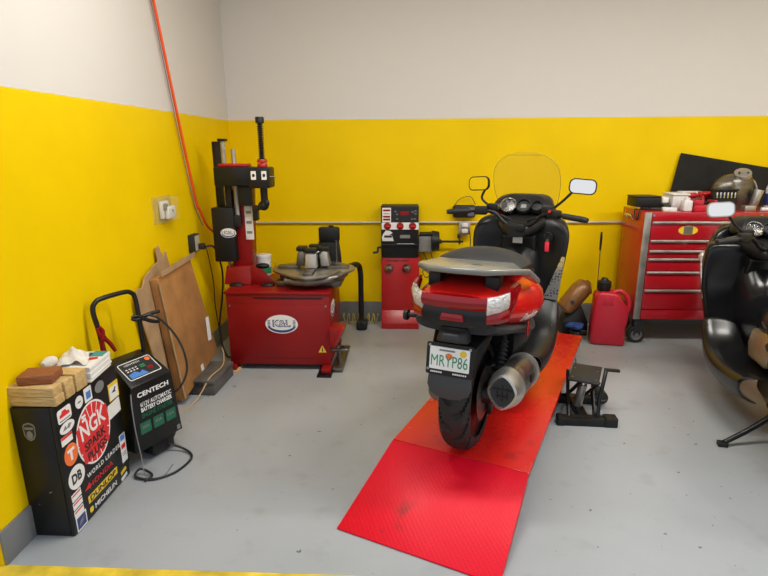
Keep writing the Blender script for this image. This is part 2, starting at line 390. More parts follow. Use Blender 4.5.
stk(.405, .395, rrect(.10, .072, .003), M_paper, 'blank white label', rot=3)
s_ = stk(.062, .487, ellp(.048, .025), M_wht, 'white oval sticker with grey script'); MB().poly([(-.03, -.008), (-.012, .012), (-.004, -.004), (.01, .011), (.03, .006), (.012, -.01), (0, -.006)], FS(.062, .487, 1.2), .0005).build('mark', M_prgry, s_)
s_ = stk(.048, .438, rrect(.072, .038, .002), M_wht, 'white label with red upper edge'); MB().poly(rrect(.07, .012, .001), FS(.048, .451, 1.2), .0005).build('stripe', M_prred, s_)
s_ = stk(.058, .361, ellp(.045, .049), M_pror, 'orange round sticker'); text('T', .046, .052, FS(.058, .361, 1.2), M_wht, s_, bold=.05)
s_ = stk(.068, .247, ellp(.056, .052), M_wht, 'white oval sticker with two black letters'); text('DB', .066, .046, FS(.068, .247, 1.2), M_prblk, s_, bold=.04)
s_ = stk(.432, .165, rrect(.05, .150, .003), M_wht, 'tall white sticker with blue and red blocks')
MB().poly(rrect(.036, .03, .002), FS(.432, .222, 1.2), .0005).build('mark', M_prblue, s_); MB().poly(rrect(.036, .025, .002), FS(.432, .175, 1.2), .0005).build('mark', M_prred, s_); MB().poly(rrect(.036, .004, .001), FS(.432, .14, 1.2), .0005).poly(rrect(.036, .004, .001), FS(.432, .128, 1.2), .0005).build('mark', M_prgry, s_)
text('WORLD LEADER', .27, .021, FS(.27, .199) @ Rz(-1), M_wht, t, bold=.01, sp=1.25)
text('HONDA', .19, .026, FS(.235, .150), M_prred, t, bold=.01, sp=1.1); stk(.122, .158, [(-.018, -.012), (.016, -.014), (.02, .012), (.004, .002)], M_prred, 'red wing mark')
s_ = stk(.235, .092, rrect(.238, .036, .002), M_pryel, 'yellow sticker with black letters'); text('DUNLOP', .21, .027, FS(.235, .092, 1.2), M_prblk, s_, bold=.03)
text('MICHELIN', .18, .024, FS(.245, .036), M_wht, t, bold=.02); stk(.128, .040, rrect(.026, .026, .008), M_pryel, 'small yellow mark')
stk(.405, .052, rrect(.05, .018, .002), M_pryel, 'small yellow label', rot=10); stk(.405, .020, rrect(.055, .018, .002), M_wht, 'small white label', rot=10)
for v in (.172, .132, .092):
    s_ = stk(.046, v, rrect(.064, .034, .002), M_wht, 'small white sticker with red line', rot=3); MB().poly(rrect(.056, .007, .001), FS(.046, v+.008, 1.2) @ Rz(3), .0005).build('stripe', M_prred, s_)
s_ = stk(.052, .040, rrect(.072, .070, .004), M_wht, 'white edged blue sticker near the bottom'); MB().poly(rrect(.06, .056, .003), FS(.052, .04, 1.2), .0005).build('panel', M_prnavy, s_)
MB().poly([(-.02, -.016), (.02, .0), (.004, .002), (.02, .016), (-.012, .006)], FS(.052, .04, 2.2), .0005).build('mark', M_prgry, s_)
FE = lambda u, v, k=0: fr((cx0+u, cy0-.0004-k*.0006, v), (1, 0, 0), (0, 0, 1))
E2 = [(-.026, .022), (-.02, .034), (0, .041), (.02, .034), (.026, .022), (.024, -.016), (.014, -.034), (0, -.042), (-.014, -.034), (-.024, -.016)]
s_ = decal(E2, FE(.067, .497), M_prgry, t, label='grey shield shaped emblem sticker')
decal([(x*.82, y*.84) for x, y in E2], FE(.067, .497, 1.2), M_prblk, s_, 'shield'); decal(rrect(.036, .010, .002), FE(.067, .512, 2.2), M_prgry, s_, 'mark'); decal(ellp(.013, .018, 10), FE(.067, .483, 2.2), M_prgry, s_, 'mark')
decal([(0, 0), (.014, .006), (.013, .01), (.002, .005)], FE(.10, .21), M_prgry, t, 'scuff'); decal([(0, 0), (.008, .002), (.007, .005)], FE(.045, .155), M_prgry, t, 'scuff')

# timber offcuts on the cabinet
top = .602+.0005
def block(x, y, z, l, w, h, label, m=M_wood, rz=0, name='timber_block', cat='wood block'):
    o = MB().box((0, 0, h/2), (l, w, h), .004, 2).build(name, m); o.location = (x, y, z); o.rotation_euler = (0, 0, R(rz))
    return tag(o, label, cat, 'timber offcuts on the sticker cabinet')
block(-1.507, 1.913, top, .195, .060, .041, 'pale wood block under another at the near end of the black cabinet')
block(-1.510, 1.912, top+.0415, .195, .060, .040, 'pale wood block stacked on another at the near cabinet end')
block(-1.502, 1.981, top, .188, .060, .078, 'pale wood block second from the near end of the cabinet')
block(-1.506, 2.058, top, .200, .075, .082, 'pale wood block farthest back, beside the white rags')
o = MB().box((0, 0, .019), (.135, .105, .038), .006, 2).build('brick', M_brown); o.location = (-1.512, 1.960, top+.0825); o.rotation_euler = (0, 0, R(12))
tag(o, 'reddish brown block lying on top of the pale wood blocks', 'brick')
# booklets and rags
t = thing('magazine_stack', 'stack of white booklets with a teal cover on the black cabinet', 'magazines', (-1.488, 2.205, top), R(6))
for k in range(6):
    MB().box((.002*(k % 2), .003*((k*2) % 3), .006+k*.0117), (.155, .20, .0112), .002, 1).build('booklet', M_paper, t)
MB().box((.0, .0, .0722), (.154, .20, .0018), .0005, 1).build('cover', M_paper, t)
MB().poly([(-.05, .03), (.075, .03), (.075, .098), (-.05, .098)], T(0, 0, .0734), .0005).build('teal_print', M_teal, t); MB().poly([(.03, -.02), (.07, -.0), (.06, .025), (.02, .02)], T(0, 0, .0734), .0005).build('red_print', M_prred, t)
def rag(name, c, sx, sy, h, seed, label, rz):
    rnd = random.Random(seed); N = 26; rows = []
    ph = [rnd.uniform(0, 6) for _ in range(8)]
    for i in range(N):
        r = []
        for j in range(N):
            u, v = i/(N-1)*2-1, j/(N-1)*2-1
            d = max(0, 1-(u*u+v*v)*.62)
            z = h*(d**.7)*(.65+.22*sin(3.1*u+2*v+ph[0])+.2*sin(5*v-3.3*u+ph[1])+.12*sin(9*u+4*v+ph[2]))
            r.append((sx*u*(1+.12*sin(3*v+ph[3])), sy*v*(1+.14*sin(4*u+ph[4])), max(.003, z+.004)))
        rows.append(r)
    o = MB().grid(rows, .003).build(name, M_cloth, None, 80); o.location = c; o.rotation_euler = (0, 0, rz)
    return tag(o, label, 'cloth', 'white rags on the sticker cabinet')
rag('shop_rag', (-1.512, 2.190, top+.0755), .062, .075, .050, 3, 'crumpled white rag lying on the booklets', .3)
# the rolled glove-like rag in front of the wall
t2 = MB(); t2.tube([(-.032, -.02, .022), (-.016, -.01, .024), (.0, .0, .026), (.016, .008, .024), (.03, .01, .02)], [.014, .022, .024, .022, .014], 14)
o = t2.build('rolled_rag', M_cloth, None, 80); o.location = (-1.555, 2.085, top+.0835); o.rotation_euler = (0, 0, R(50)); tag(o, 'rolled white rag resting on the farthest pale block by the wall', 'cloth', 'white rags on the sticker cabinet')

# ------------------------------------------------------------------ battery charger
ang = math.atan2(.902, .431)
t = thing('battery_charger', 'black wheeled battery charger with tall tube handle beside the sticker cabinet', 'battery charger', (-1.310, 2.472, 0), ang)
H_ = lambda x0, z0, y0, y1: [(-x0, y0, z0), (x0, y0, z0), (x0, y1, z0), (-x0, y1, z0)]
hp = H_(.147, .105, .0, .21)+H_(.122, .455, .012, .22)+[(-.11, .16, .545), (.11, .16, .545), (.105, .225, .55), (-.105, .225, .55)]
MB().hull(hp, .012, 3).build('body', M_blks, t)
Fq = lambda u, z, k=0: fr((u, .0025-.0026+.012*(z-.105)/.35-.0012-k*.0006, z), (1, 0, 0), (0, .0343, 1))
text('CENTECH', .19, .026, Fq(.0, .402, 0), M_wht, t, bold=.03, sp=1.05)
text('6/12V AUTOMATIC', .19, .024, Fq(.01, .348, 0), M_wht, t, bold=.01); text('BATTERY CHARGER', .19, .024, Fq(.01, .319, 0), M_wht, t, bold=.03); text('ENGINE STARTER', .19, .024, Fq(.01, .287, 0), M_prdg, t, bold=.02)
for u, s in ((-.073, '200A'), (.006, '40A'), (.084, '10A')):
    g_ = decal(rrect(.064, .062, .005), Fq(u, .222), M_prdg, t, 'rating_square', label='green square with white figures'); text(s, .044, .017, Fq(u, .227, 1.4), M_prgry, g_)
decal(rrect(.022, .026, .002), Fq(.122, .130), M_prgry, t, 'label_patch')
pn = V((0, -.10, .15)).normalized()
Fp = lambda u, v, k=0: fr((u, .012+.148*.55+v*.854, .455+.09*.55+v*.52), (1, 0, 0), (0, .148, .09)) @ T(0, 0, .0008+k*.0006)
g_ = decal(rrect(.190, .118, .010), Fp(0, 0), M_wht, t, 'control_panel', label='dark control panel with white outline and coloured areas'); MB().poly(rrect(.182, .110, .008), Fp(0, 0, 1.2), .0005).build('panel_face', M_dial, g_)
text('CENTECH', .09, .010, Fp(-.02, .040, 2), M_wht, g_)
MB().poly(ellp(.014, .013), Fp(.07, .036, 2), .002).build('switch', M_pror, g_); MB().poly([(-.08, -.05), (.02, -.05), (.0, -.018), (-.02, -.03), (-.04, -.012), (-.08, -.022)], Fp(0, 0, 2), .0005).build('blue_area', M_prblue, g_)
MB().poly(rrect(.03, .008, .002), Fp(.02, .012, 2), .0005).poly(rrect(.03, .006, .002), Fp(.02, .0, 2), .0005).build('green_area', M_prgrn, g_)
mb = MB()
for r_ in range(2):
    for c_ in range(4): mb.poly(rrect(.010, .006, .002), Fp(-.07+c_*.018, .012-r_*.014, 2), .0005)
mb.build('indicator', M_wht, g_)
MB().poly(rrect(.03, .018, .003), Fp(.05, -.02, 2), .0005).build('dark_red_area', M_mred, g_)
hb = MB(); hb.tube([(-.112, .175, .40), (-.128, .185, .70), (-.137, .20, .830), (-.115, .205, .872), (-.07, .205, .884), (.04, .205, .886), (.082, .205, .876), (.102, .20, .840), (.100, .185, .70), (.098, .175, .40)], .0125, 12, 6); hb.build('handle', M_blks, t)
MB().b2(-.03, .11, .03, .17, .02, .115, .008).build('foot', M_blk, t)
for sx in (-1, 1):
    w_ = MB().lathe([(.02, -.018), (.055, -.018), (.06, -.01), (.06, .01), (.055, .018), (.02, .018)], fr((sx*.150, .14, .0605), (0, 1, 0), (0, 0, 1)), 28).build('wheel', M_rub, t)
MB().cyl((-.14, .14, .0605), (.14, .14, .0605), .008).build('axle', M_dsteel, t)
# cords of the charger, one mesh each
MB().tube([(.06, .05, .05), (.10, -.05, .018), (.07, -.14, .008), (-.06, -.17, .007), (-.16, -.12, .007), (-.19, -.03, .012), (-.15, -.02, .03), (-.14, -.09, .012), (-.19, -.10, .008)], .0062, 8, 8).build('power_cord', M_cord, t)
MB().tube([(-.135, -.0, .43), (-.152, -.02, .36), (-.156, -.03, .25), (-.158, -.05, .12), (-.165, -.08, .012), (-.12, -.14, .005), (-.02, -.10, .005)], .003, 6, 8).build('thin_cord', M_prgry, t)
MB().tube([(.104, .185, .738), (.14, .16, .742), (.20, .14, .70), (.25, .10, .60), (.262, .06, .50), (.25, .04, .40), (.20, .05, .32), (.146, .09, .28)], .0062, 8, 8).build('clamp_cable', M_cord, t)
# clamps gripping the handle
def clamp(nm, m, M, label):
    c = MB(M)
    for s in (1, -1):
        c.tube([(s*.006, 0, .055), (s*.010, 0, .03), (s*.004, 0, .0), (s*.020, 0, -.05), (s*.030, 0, -.10)], [.007, .010, .011, .011, .009], 10)
    c.cyl((0, -.016, 0), (0, .016, 0), .011)
    return c.build(nm, m, t, label=label)
clamp('clamp', M_mred, fr((-.124, .172, .70), (.93, -.2, .3), (0, 1, 0)) @ Matrix.Rotation(R(4), 4, 'Y'), 'red handled battery clamp gripping the tube handle')
clamp('clamp', M_blk, fr((.106, .172, .735), (.2, 0, 1), (.15, 1, 0)) , 'black battery clamp gripping the tube handle')

# ------------------------------------------------------------------ cardboard and grey case
def slab(name, corners, th, m, label, cat, extra=None):
    # corners in order TL TR BR BL, thickness towards the wall
    a, b, c, d = [V(p) for p in corners]; nr = (b-a).cross(d-a).normalized()
    if nr.x < 0: nr = -nr
    ctr = (a+b+c+d)/4; root = thing(name, label, cat, (ctr.x, ctr.y, min(p.z for p in (a, b, c, d))))
    o_ = V(root.location)
    mb = MB(); mb.hull([p-o_ for p in (a, b, c, d)]+[p-nr*th-o_ for p in (a, b, c, d)], .008, 2)
    return root, mb, nr, o_
cc = [(-1.510, 3.045, .845), (-1.515, 3.565, .865), (-1.415, 3.66, .150), (-1.435, 3.075, .035)]
root, mb, nr, o_ = slab('cardboard_box', cc, .055, M_card, 'large flat brown cardboard box leaning against the yellow left wall', 'cardboard box')
mb.build('box', M_card, root)
A, B_, Cc, D_ = [V(p)-o_ for p in cc]
ex = (B_-A).normalized(); ey = (A-D_).normalized()
FC = lambda u, v, k=0: fr(D_+(Cc-D_)*u+(A-D_)*v+nr*(.0006+k*.0006), ex, ey)
decal(rrect(.06, .17, .004), FC(.86, .27) @ Rz(-10), M_paper, root, 'label', label='torn white label'); decal(rrect(.045, .045, .003), FC(.52, .05), M_paper, root, 'label', label='small white label')
MB().poly(rrect(.55, .035, .004), FC(.5, .972), .0015).build('tape_strip', M_cardp, root)
MB().tube([tuple(D_+(A-D_)*v+nr*.004) for v in (.02, .3, .6, .97)], .006, 8, 2).build('flap_edge', M_cardp, root)
pts = [(-.02, 0), (.30, -.05), (.36, .44), (.35, .93), (.30, .90), (.29, .985), (.25, .985), (.245, .90), (.20, .895), (.08, .87), (.03, .82), (-.02, .835), (-.05, .78), (-.03, .40)]
M_ = fr((-1.515, 3.02, .008), (.0, 1, .12), (-.065, -.11, .9))
mb = MB(); mb.poly([(x*1.20, y*.985) for x, y in pts], M_, .010, .002, 1); o = mb.build('cardboard_sheet', M_cardp)
tag(o, 'ragged cardboard sheet leaning on the wall behind the flat brown box', 'cardboard sheet')
t = thing('grey_case', 'low grey plastic case on the floor under the leaning cardboard', 'plastic case', (-1.385, 3.385, 0), R(-3))
MB().b2(-.095, .10, -.165, .18, 0, .078, .008).build('case_body', mat('dark_grey_case', (.085, .08, .072), .5, nv=.3, ns=9), t); MB().b2(-.10, .105, -.17, .185, .079, .106, .008).build('lid', MATS['dark_grey_case'], t)
MB().box((.0, -.171, .085), (.05, .012, .03), .003).build('latch', M_gryp, t)
o = MB().tube([(-1.40, 3.70, .16), (-1.36, 3.62, .135), (-1.315, 3.45, .116), (-1.335, 3.26, .112), (-1.36, 3.16, .05), (-1.39, 3.08, .006), (-1.42, 2.98, .005), (-1.46, 2.9, .005)], .0045, 8, 8).build('tan_cord', M_tan); tag(o, 'tan cord draped over the grey case to the floor', 'cord')

# ------------------------------------------------------------------ wall sockets, hose, cords
t = thing('outlet_cover', 'clear weatherproof outlet cover with a white plug on the left wall', 'outlet', (-1.599, 3.40, 1.225))
MB().b2(0, .004, -.135, .135, -.085, .085, .002).build('back_plate', M_clrbox, t)
MB().b2(.0045, .060, -.13, .13, -.08, .08, .012, 3).build('clear_cover', M_clrbox, t)
MB().b2(.006, .03, -.06, .04, -.055, .055, .004).build('outlet_plate', M_wpl, t)
p_ = MB().b2(.031, .056, -.035, .075, -.06, .02, .008, 3).build('plug', M_wpl, t); MB().cyl((.056, .03, -.01), (.0575, .03, -.01), .009).build('mark', M_prgry, p_)
MB().b2(.03, .05, -.05, -.01, .0, .04, .005).build('dark_plug', M_prgry, t)
t = thing('wall_outlet', 'small grey wall outlet with black plug low on the left wall', 'outlet', (-1.599, 3.80, .935))
MB().b2(0, .045, -.055, .055, -.065, .065, .005).build('outlet_box', M_gryp, t); MB().b2(.046, .049, -.04, .04, -.055, .055, .002).build('outlet_plate', M_conduit, t)
MB().b2(.05, .095, .0, .035, -.05, -.005, .008).build('plug', M_cord, t)
o = MB().tube([(-1.50, 3.82, .905), (-1.47, 3.87, .90), (-1.47, 3.95, .84), (-1.475, 4.05, .66), (-1.50, 4.07, .45), (-1.52, 4.02, .25), (-1.50, 3.97, .10), (-1.44, 3.90, .01), (-1.40, 3.88, .006)], .0075, 8, 8).build('power_cord', M_cord); tag(o, 'thick black power cord hanging from the low wall outlet', 'cord')
o = MB().tube([(-1.52, 3.83, .93), (-1.53, 3.92, .84), (-1.535, 4.0, .60), (-1.545, 4.02, .40), (-1.545, 4.06, .18), (-1.55, 4.1, .006)], .004, 8, 8).build('extension_cord', M_cord); tag(o, 'thin dark cord hanging beside the thick black power cord', 'cord')
o = MB().tube([(-1.575, 3.31, 3.345), (-1.575, 3.535, 2.50), (-1.572, 3.87, 1.32), (-1.565, 3.94, 1.16), (-1.55, 4.03, 1.02), (-1.50, 4.15, .93), (-1.462, 4.20, .88)], .0095, 10, 8).build('air_hose', M_hose); tag(o, 'bright orange air hose running down the left wall from the ceiling', 'hose')
o = MB().tube([(-1.58, 3.285, 3.345), (-1.58, 3.51, 2.50), (-1.58, 3.84, 1.32), (-1.57, 3.98, 1.04)], .0035, 8, 8).build('thin_cable', M_prgry); tag(o, 'thin grey cable running beside the orange air hose', 'cable')

# ------------------------------------------------------------------ tyre changer
t = thing('tyre_changer', 'red tyre changing machine with turntable and black swing column in the corner', 'tyre changer', (-.945, 3.95, 0))
ox, oy = -.945, 3.95
def W(x, y, z): return (x-ox, y-oy, z)
def b(x0, x1, y0, y1, z0, z1, bev=.005, mb=None): 
    mb = mb or MB(); return mb.b2(x0-ox, x1-ox, y0-oy, y1-oy, z0, z1, bev)
mb = b(-1.325, -.572, 3.66, 4.24, .045, .585); body = mb.build('cabinet', M_mred, t)
b(-1.335, -.562, 3.65, 4.25, .586, .604, .004).build('top_plate', M_mred, t)
b(-1.300, -.600, 3.6555, 3.6595, .10, .505, .001).build('front_panel', M_mred, body)
b(-1.12, -.62, 3.654, 3.6595, .557, .565, .001).build('dark_scratch', M_blks, body)
for x in (-1.30, -.598):
    MB().cyl(W(x, 3.6535, .50), W(x, 3.66, .50), .008).build('screw', M_steel, body)
for x, y in ((-1.31, 3.66), (-.60, 3.62), (-1.31, 4.2), (-.60, 4.2)): b(x-.035, x+.035, y-.045, y+.05, .012, .044, .004).build('foot', M_mred, t)
o = MB().b2(-1.36, -1.255, 3.60, 3.75, 0, .0115, .001).build('wood_wedge', M_wedge); tag(o, 'thin pale wood shim under the left foot of the red tyre changer', 'wood shim')
o = MB().b2(-.66, -.555, 3.53, 3.72, 0, .0115, .001).build('floor_shim', M_blks); tag(o, 'dark flat shim under the right foot of the red tyre changer', 'shim')
def klogo(F, s):
    g = decal(ellp(.122*s, .073*s, 36), F, M_wht, t, 'logo_badge', label='white oval badge with blue letters')
    MB().poly([(.112*s*cos(R(a)), .066*s*sin(R(a))) for a in range(200, 341, 10)]+[(.098*s*cos(R(a)), .047*s*sin(R(a))) for a in range(340, 199, -10)], F @ T(0, 0, .0009), .0005).build('blue_arc', M_prnavy, g)
    for q in (1, -1):
        mbk = MB()
        for k in range(5): mbk.poly([(q*.085*s, (-.02+.011*k)*s), (q*.105*s, (-.02+.011*k)*s), (q*.105*s, (-.014+.011*k)*s), (q*.085*s, (-.014+.011*k)*s)][::q], F @ T(0, 0, .0009), .0005)
        mbk.build('blue_bar', M_prnavy, g)
    text('K&L', .135*s, .056*s, F @ T(0, .006*s, .0009), M_prnavy, g, bold=.05); text('K&L', .117*s, .044*s, F @ T(0, .006*s, .0018), M_wpl, g, bold=-.004)
klogo(fr(W(-.925, 3.6550, .362), (1, 0, 0), (0, 0, 1)), .98); klogo(fr(W(-.5715, 3.83, .44), (0, 1, 0), (0, 0, 1)), .85)
g_ = decal([(-.03, -.026), (.03, -.026), (0, .03)], fr(W(-.632, 3.6550, .172), (1, 0, 0), (0, 0, 1)), M_pryel, t, 'warning_triangle', label='yellow warning triangle'); decal([(-.005, -.018), (.005, -.018), (.003, .012), (-.003, .012)], fr(W(-.632, 3.6540, .172), (1, 0, 0), (0, 0, 1)), M_prblk, g_, 'mark')
# pedal box on the right side
pd = MB().hull([W(-.572, 3.63, .20), W(-.572, 3.78, .20), W(-.572, 3.63, .34), W(-.572, 3.78, .34), W(-.47, 3.63, .335), W(-.47, 3.78, .335), W(-.545, 3.63, .18), W(-.545, 3.78, .18)], .004).build('pedal_bracket', M_mred, t)
MB().box(W(-.492, 3.70, .285), (.115, .13, .016), .004, rot=(0, R(-63), 0)).build('pedal_pad', M_dsteel, pd)
MB().box(W(-.505, 3.70, .272), (.15, .155, .012), .004, rot=(0, R(-63), 0)).build('pedal_frame', M_bred, pd)
mb = MB(); mb.cyl(W(-.58, 3.70, .15), W(-.45, 3.70, .15), .012); mb.cyl(W(-.51, 3.70, .15), W(-.51, 3.70, .03), .016); mb.b2(-.56-ox, -.48-ox, 3.62-oy, 4.1-oy, .012, .035, .004); mb.build('side_pedal', M_dsteel, t)
# column and arm
mb = MB(); mb.hull([W(*p) for p in ((-1.40, 3.86, .605), (-1.195, 3.86, .605), (-1.40, 4.10, .605), (-1.195, 4.10, .605), (-1.385, 3.90, .74), (-1.19, 3.90, .74), (-1.385, 4.08, .74), (-1.19, 4.08, .74))], .006)
mb.hull([W(*p) for p in ((-1.195, 3.88, .605), (-1.01, 3.885, .605), (-1.195, 3.89, .605), (-1.01, 3.895, .605), (-1.195, 3.88, .745), (-1.195, 3.89, .745), (-1.10, 3.88, .72), (-1.02, 3.88, .625))], .002); mb.build('column_foot', M_mred, t)
for x, y in ((-1.30, 3.84), (-1.06, 3.84), (-1.13, 3.98)): 
    MB().ell(W(x, y, .606+(.12 if y > 3.9 else 0)), (.055, .032, .022)).build('rubber_bumper', M_blk, t)
mb = MB(); mb.hull([W(*p) for p in ((-1.345, 3.93, .735), (-1.195, 3.93, .735), (-1.345, 4.06, .735), (-1.195, 4.06, .735), (-1.30, 3.93, 1.40), (-1.165, 3.93, 1.40), (-1.30, 4.06, 1.40), (-1.165, 4.06, 1.40))], .006); mb.build('column', M_mred, t)
b(-1.225, -1.165, 3.925, 3.9295, .94, 1.19, .001).build('instruction_label', M_paper, t)
mb = MB()
for z in (.985, 1.06, 1.135): mb.b2(-1.215-ox, -1.175-ox, 3.9235-oy, 3.925-oy, z, z+.02, 0)
mb.build('label_print', M_prgry, t)
mb = b(-1.458, -1.385, 4.0, 4.08, .80, 1.655); mb.build('rear_post', M_blks, t)
mb = b(-1.455, -1.29, 3.86, 3.985, .78, 1.185, .012); mb.build('motor_box', M_blk, t)
MB().b2(-1.32-ox, -1.245-ox, 3.87-oy, 3.95-oy, 1.04, 1.13, .012).build('valve', M_blk, t); MB().cyl(W(-1.36, 3.90, .78), W(-1.36, 3.90, .735), .012, .006).build('nozzle', M_steel, t)
MB().tube([W(-1.36, 3.90, .74), W(-1.375, 3.89, .66), W(-1.39, 3.86, .60), W(-1.375, 3.84, .57)], .003, 6).build('thin_tube', M_ycord, t)
klogo(fr(W(-1.335, 3.8590, 1.0), (1, 0, 0), (0, 0, 1)), .48)
b(-1.39, -1.13, 3.80, 3.95, 1.345, 1.478, .008).build('arm', M_blks, t); b(-1.36, -1.15, 3.82, 3.93, 1.479, 1.50, .006).build('arm_top', M_bred, t)
b(-1.135, -.985, 3.775, 3.94, 1.330, 1.475, .012).build('arm_head', M_blk, t)
for x in (-1.095, -1.02): 
    g_ = decal(rrect(.036, .06, .003), fr(W(x, 3.7744, 1.42), (1, 0, 0), (0, 0, 1)), M_wht, t, 'switch_plate'); decal(ellp(.010, .012), fr(W(x, 3.7734, 1.42), (1, 0, 0), (0, 0, 1)), M_prblk, g_, 'switch')
MB().cyl(W(-.985, 3.80, 1.41), W(-.945, 3.80, 1.41), .006).build('lever', M_steel, t)
mb = MB(); 
for z in (1.49, 1.52): mb.cyl(W(-1.05, 3.86, z-.015), W(-1.05, 3.86, z+.01), .038, .034, bev=.004)
mb.build('spring_collar', M_bred, t)
mb = MB(); N = 17; pts = []
prof = [(.012, 1.50)]
for k in range(N): z = 1.53+k*.0145; prof += [(.013, z), (.0245, z+.004), (.0245, z+.007), (.013, z+.011)]
prof += [(.030, 1.775), (.031, 1.81), (.026, 1.817), (.01, 1.817)]
mb.lathe(prof, T(*W(-1.05, 3.86, 0)), 20); mb.build('spring_bellows', M_blk, t)
mb = MB(); mb.cyl(W(-1.05, 3.86, 1.335), W(-1.05, 3.86, 1.20), .026); mb.build('mount_shaft', M_blk, t)
mb = MB(); mb.ell(W(-1.06, 3.86, 1.20), (.04, .03, .035)); mb.box(W(-1.085, 3.85, 1.185), (.075, .03, .03), .008, rot=(0, R(-20), 0)); mb.ell(W(-1.03, 3.845, 1.22), (.02, .02, .03)); mb.build('mount_head', M_blk, t)
for x, y, z0, z1 in ((-1.37, 3.99, 1.0, 1.655), (-1.268, 3.90, 1.04, 1.60)):
    MB().cyl(W(x, y, z0), W(x, y, z1), .018, n=6).build('hex_shaft', M_alu, t)
b(-1.40, -1.345, 3.96, 4.03, 1.655, 1.675, .005).build('shaft_cap', M_blk, t)
b(-1.24, -1.14, 3.85, 3.925, 1.20, 1.345, .01).build('arm_bracket', M_blk, t); b(-1.345, -1.30, 3.88, 3.92, 1.16, 1.345, .004).build('arm_strut', M_blk, t); b(-1.145, -1.11, 3.86, 3.92, 1.09, 1.20, .006).build('cable_clip', M_blk, t)
# turntable
tc_ = (-.725, 3.95)
mb = MB(); mb.lathe([(.02, .655), (.24, .655), (.26, .665), (.26, .692), (.02, .70)], T(*W(tc_[0], tc_[1], 0)), 40); mb.build('turntable_base', M_dsteel, t)
b(-.99, -.50, 3.80, 4.10, .604, .655, .015).build('table_slide', M_dsteel, t)
mb = MB(); mb.tube([W(-.90, 3.74, .665), W(-.72, 3.72, .66), W(-.56, 3.735, .685), W(-.50, 3.80, .70)], .032, 12); mb.build('clamp_cylinder', M_dsteel, t)
pl = [(.30*cos(R(a))*(1.0 if a % 90 else 1.0), .30*sin(R(a))) for a in range(0, 360, 10)]
pl = []
for k in range(48):
    a = 2*pi*k/48; rr = .275+.04*abs(cos(2*a))**1.5; pl.append((rr*cos(a), rr*sin(a)))
mb = MB(); mb.poly(pl, T(*W(tc_[0], tc_[1], .702)), .018, .004); mb.build('turntable', mat('worn_turntable_steel', (.30, .28, .25), .38, .8, nv=.3, ns=12, rv=.1), t)
for k in range(4):
    a = k*pi/2; M_ = Matrix.Translation(W(tc_[0], tc_[1], .722)) @ Matrix.Rotation(a, 4, 'Z')
    mb = MB(M_); mb.box((.19, 0, .008), (.16, .07, .022), .004); j_ = mb.build('jaw_slide', M_dsteel, t)
    mb = MB(M_); mb.hull([(.06, -.045, .02), (.13, -.045, .02), (.06, .045, .02), (.13, .045, .02), (.07, -.04, .13), (.11, -.04, .13), (.07, .04, .13), (.11, .04, .13), (.05, -.04, .105), (.05, .04, .105)], .006); mb.build('jaw', M_alu if k in (0, 3) else M_dsteel, j_)
    mb = MB(M_); mb.box((.085, 0, .148), (.075, .088, .032), .007); mb.build('jaw_cap', M_blk, j_)
mb = MB(); mb.cyl(W(tc_[0], tc_[1], .71), W(tc_[0], tc_[1], .80), .05, .045); mb.build('centre_hub', M_blks, t)
# tall black backing part and thin rod behind the turntable
mb = MB(); mb.hull([W(*p) for p in ((-.77, 4.18, .604), (-.545, 4.18, .604), (-.77, 4.235, .604), (-.545, 4.235, .604), (-.77, 4.18, .76), (-.54, 4.18, .76), (-.715, 4.19, .90), (-.565, 4.19, .90), (-.715, 4.235, .90), (-.565, 4.235, .90))], .014)
mb.b2(-.72-ox, -.555-ox, 4.17-oy, 4.235-oy, .88, .998, .016); mb.cyl(W(-.62, 4.2, .99), W(-.62, 4.2, 1.01), .02); mb.build('tool_holder', M_blk, t)
MB().cyl(W(-.572, 4.12, .66), W(-.572, 4.12, .90), .006).build('thin_rod', M_steel, t)
# bead breaker arm with foot
mb = MB(); mb.tube([W(-.57, 4.12, .655), W(-.49, 4.30, .655), W(-.445, 4.52, .62), (-.430-ox, 4.60-oy, .53), (-.430-ox, 4.62-oy, .35), (-.430-ox, 4.62-oy, .10)], .024, 14, 8); mb.build('breaker_arm', M_blk, t)
mb = MB(); mb.b2(-.475-ox, -.375-ox, 4.56-oy, 4.68-oy, .001, .085, .02, 3); mb.cyl(W(-.43, 4.545, .055), W(-.43, 4.56, .055), .03); mb.build('breaker_foot', M_rub, t)
# white tub behind the column foot
t = thing('white_tub', 'white paste tub with green label standing on the red tyre changer', 'tub', (-1.175, 4.175, .6045))
MB().lathe([(.01, 0), (.052, 0), (.058, .006), (.060, .155), (.056, .160), (.01, .160)], None, 28).build('tub', M_wpl, t)
MB().lathe([(.057, .152), (.0635, .152), (.0635, .170), (.055, .174), (.01, .174), (.01, .160), (.057, .160)], None, 28).build('lid', M_wpl, t)
MB().lathe([(.0592, .025), (.0606, .025), (.0615, .075), (.0602, .075)], None, 28).build('label_band', M_prgrn, t)
MB().tube([(.055, -.02, .11), (.085, -.03, .12), (.10, -.02, .08), (.085, -.01, .045)], .002, 6).build('bail_wire', M_steel, t)
# yellow coiled hose on the floor behind
pts = []
for k in range(0, 82):
    a = k*2*pi/11; pts.append((-.62+.0042*k+.004*sin(k), 4.765+.035*cos(a), .052+.047*sin(a)))
o = MB().tube(pts, .0045, 6, 1).build('coiled_hose', M_ycord); tag(o, 'coiled yellow air hose on the floor against the back baseboard', 'hose')

